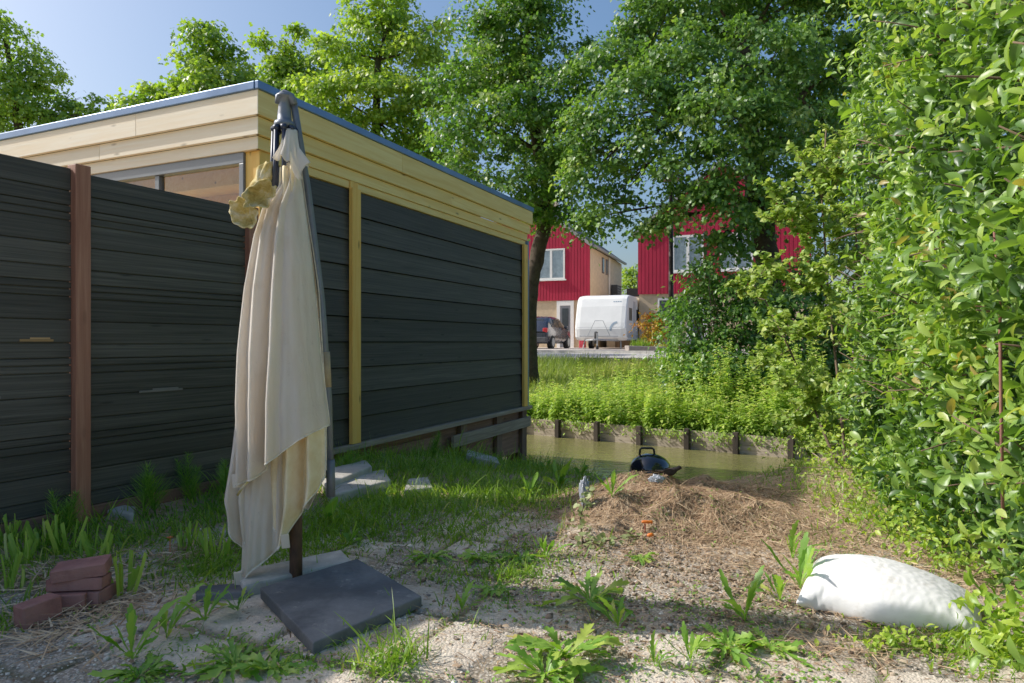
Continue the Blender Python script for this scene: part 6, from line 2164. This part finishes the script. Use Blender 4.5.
mb.f = SACK_F; mb.r = [.5] * len(mb.v); mb.m = [0] * len(mb.f)
o = mb.build("white_sack", M_SACK, org=(L0 + R0) / 2, smooth=True)
sbv = o.modifiers.new("smooth", 'SUBSURF'); sbv.levels = 1; sbv.render_levels = 1
tag(o, "crumpled white plastic sack lying at the foot of the hedge", "sack")

# ---- low plants in front of the hedge and around the sack
ML_LOW = m_leaf("undergrowth_leaf", [(0, (0.143, 0.265, 0.029)), (.5, (0.287, 0.441, 0.044)), (1, (0.526, 0.617, 0.088))], (1.4, 1.5, .45), .38, .4, .4)
Pp, Ax, Nn, Ln, Rn = [], [], [], [], []
for (u, v, su, sv, n, hmax, lz_) in [(905, 535, 36, 10, 620, .22, .034), (940, 565, 24, 8, 300, .2, .036), (860, 500, 26, 12, 420, .26, .034), (1000, 655, 16, 10, 260, .2, .045), (830, 470, 22, 8, 300, .4, .04), (895, 646, 30, 4, 170, .06, .028), (885, 470, 22, 12, 460, .5, .042), (800, 462, 20, 6, 120, .25, .04), (930, 510, 26, 16, 360, .35, .04)]:
    c = gpt(u, v)
    x = RNG.normal(c.x, su * c.y / F, n); y = RNG.normal(c.y, sv * c.y * c.y / (F * H), n)
    cl = RNG.integers(0, max(3, n // 22), n)
    kx = RNG.normal(0, .05, n // 22 + 4); ky = RNG.normal(0, .05, n // 22 + 4)
    z = garden_z(x, y) + hmax * RNG.random(n) ** 1.6
    Pp.append(np.stack([x, y, z], 1)); Ax.append(RNG.normal(0, 1, (n, 3)) + np.array([0, 0, .3])); Nn.append(RNG.normal(0, .5, (n, 3)) + np.array([-.3, -.2, 1]))
    Ln.append(lz_ * RNG.uniform(.6, 1.3, n)); Rn.append(np.clip(RNG.normal(.55, .22, n), 0, 1))
Pp, Ax, Nn, Ln, Rn = [np.concatenate(a) for a in (Pp, Ax, Nn, Ln, Rn)]
kq_ = pq(Pp[:, 0], Pp[:, 1])[1] < -3.4
o = leaf_cloud("undergrowth", Pp[kq_], Ax[kq_], Nn[kq_], Ln[kq_], Ln[kq_] * .55, Rn[kq_], ML_LOW, None, 'oval', smooth=True)
tag(o, "low leafy undergrowth at the foot of the hedge and around the sack", None, None, "stuff")
# dry bramble stems leaning out over the bank
mb = MB()
for (u0, v0, u1, v1) in [(880, 470, 775, 462), (870, 455, 800, 440), (850, 480, 905, 420), (840, 470, 815, 425), (900, 490, 800, 486)]:
    limb(mb, gpt(u0, v0), gpt(u1, min(v1 + 30, 500)) + Vector((0, 0, .18)), .006, .002, .18, 5, 6)
o = mb.build("dry_bramble", m_plain("dry_stem", (.33, .24, .17), .9), org=gpt(860, 475), smooth=True)
tag(o, "tangle of bare dry stems between the heap and the hedge", "bramble")

# ---- seedlings, moss and fallen leaves on the paving
N = 5200
u_ = RNG.uniform(60, 900, N); Yq = 1.95 + 4.2 * RNG.random(N) ** 1.3
x = (u_ - CX) / F * Yq; y = Yq
fm = fbm(x, y, 2.2, 71)
ok = (fm + RNG.normal(0, .05, N) > .56) & ((x - FO.x) * FP.x + (y - FO.y) * FP.y > .2) & (pq(x, y)[1] < -4.3)
x, y = np.repeat(x[ok], 4), np.repeat(y[ok], 4); N = len(x)
x = x + RNG.normal(0, .012, N); y = y + RNG.normal(0, .012, N)
P_ = np.stack([x, y, garden_z(x, y) + RNG.uniform(.002, .018, N)], 1)
Ln = RNG.uniform(.007, .022, N)
o = leaf_cloud("seedling_cover", P_, RNG.normal(0, 1, (N, 3)) * np.array([1, 1, .4]), RNG.normal(0, .35, (N, 3)) + np.array([0, 0, 1]), Ln, Ln * .6, np.clip(RNG.normal(.4, .22, N), 0, 1), ML_WEED, None, 'rhomb')
tag(o, "tiny seedlings and moss growing over the paving", None, None, "stuff")
N = 3200
x = np.concatenate([RNG.normal(1.45, .55, N // 2), RNG.uniform(-1.6, 1.6, N // 2)]); y = np.concatenate([RNG.normal(3.0, .6, N // 2), RNG.uniform(2.0, 4.6, N // 2)])
P_ = np.stack([x, y, garden_z(x, y) + RNG.uniform(.002, .012, N)], 1)
Ln = RNG.uniform(.010, .034, N)
M_LIT = NT("leaf_litter"); M_LIT.P('Base Color', M_LIT.ramp(M_LIT.attr(), [(0, (.12, .07, .04)), (.5, (.30, .19, .11)), (1, (.52, .40, .26))])).P('Roughness', .85)
o = leaf_cloud("leaf_litter", P_, RNG.normal(0, 1, (N, 3)) * np.array([1, 1, .25]), RNG.normal(0, .4, (N, 3)) + np.array([0, 0, 1]), Ln, Ln * RNG.uniform(.25, .6, N), RNG.random(N), M_LIT.mat, None, 'oval')
tag(o, "small dead leaves scattered on the ground", None, None, "stuff")
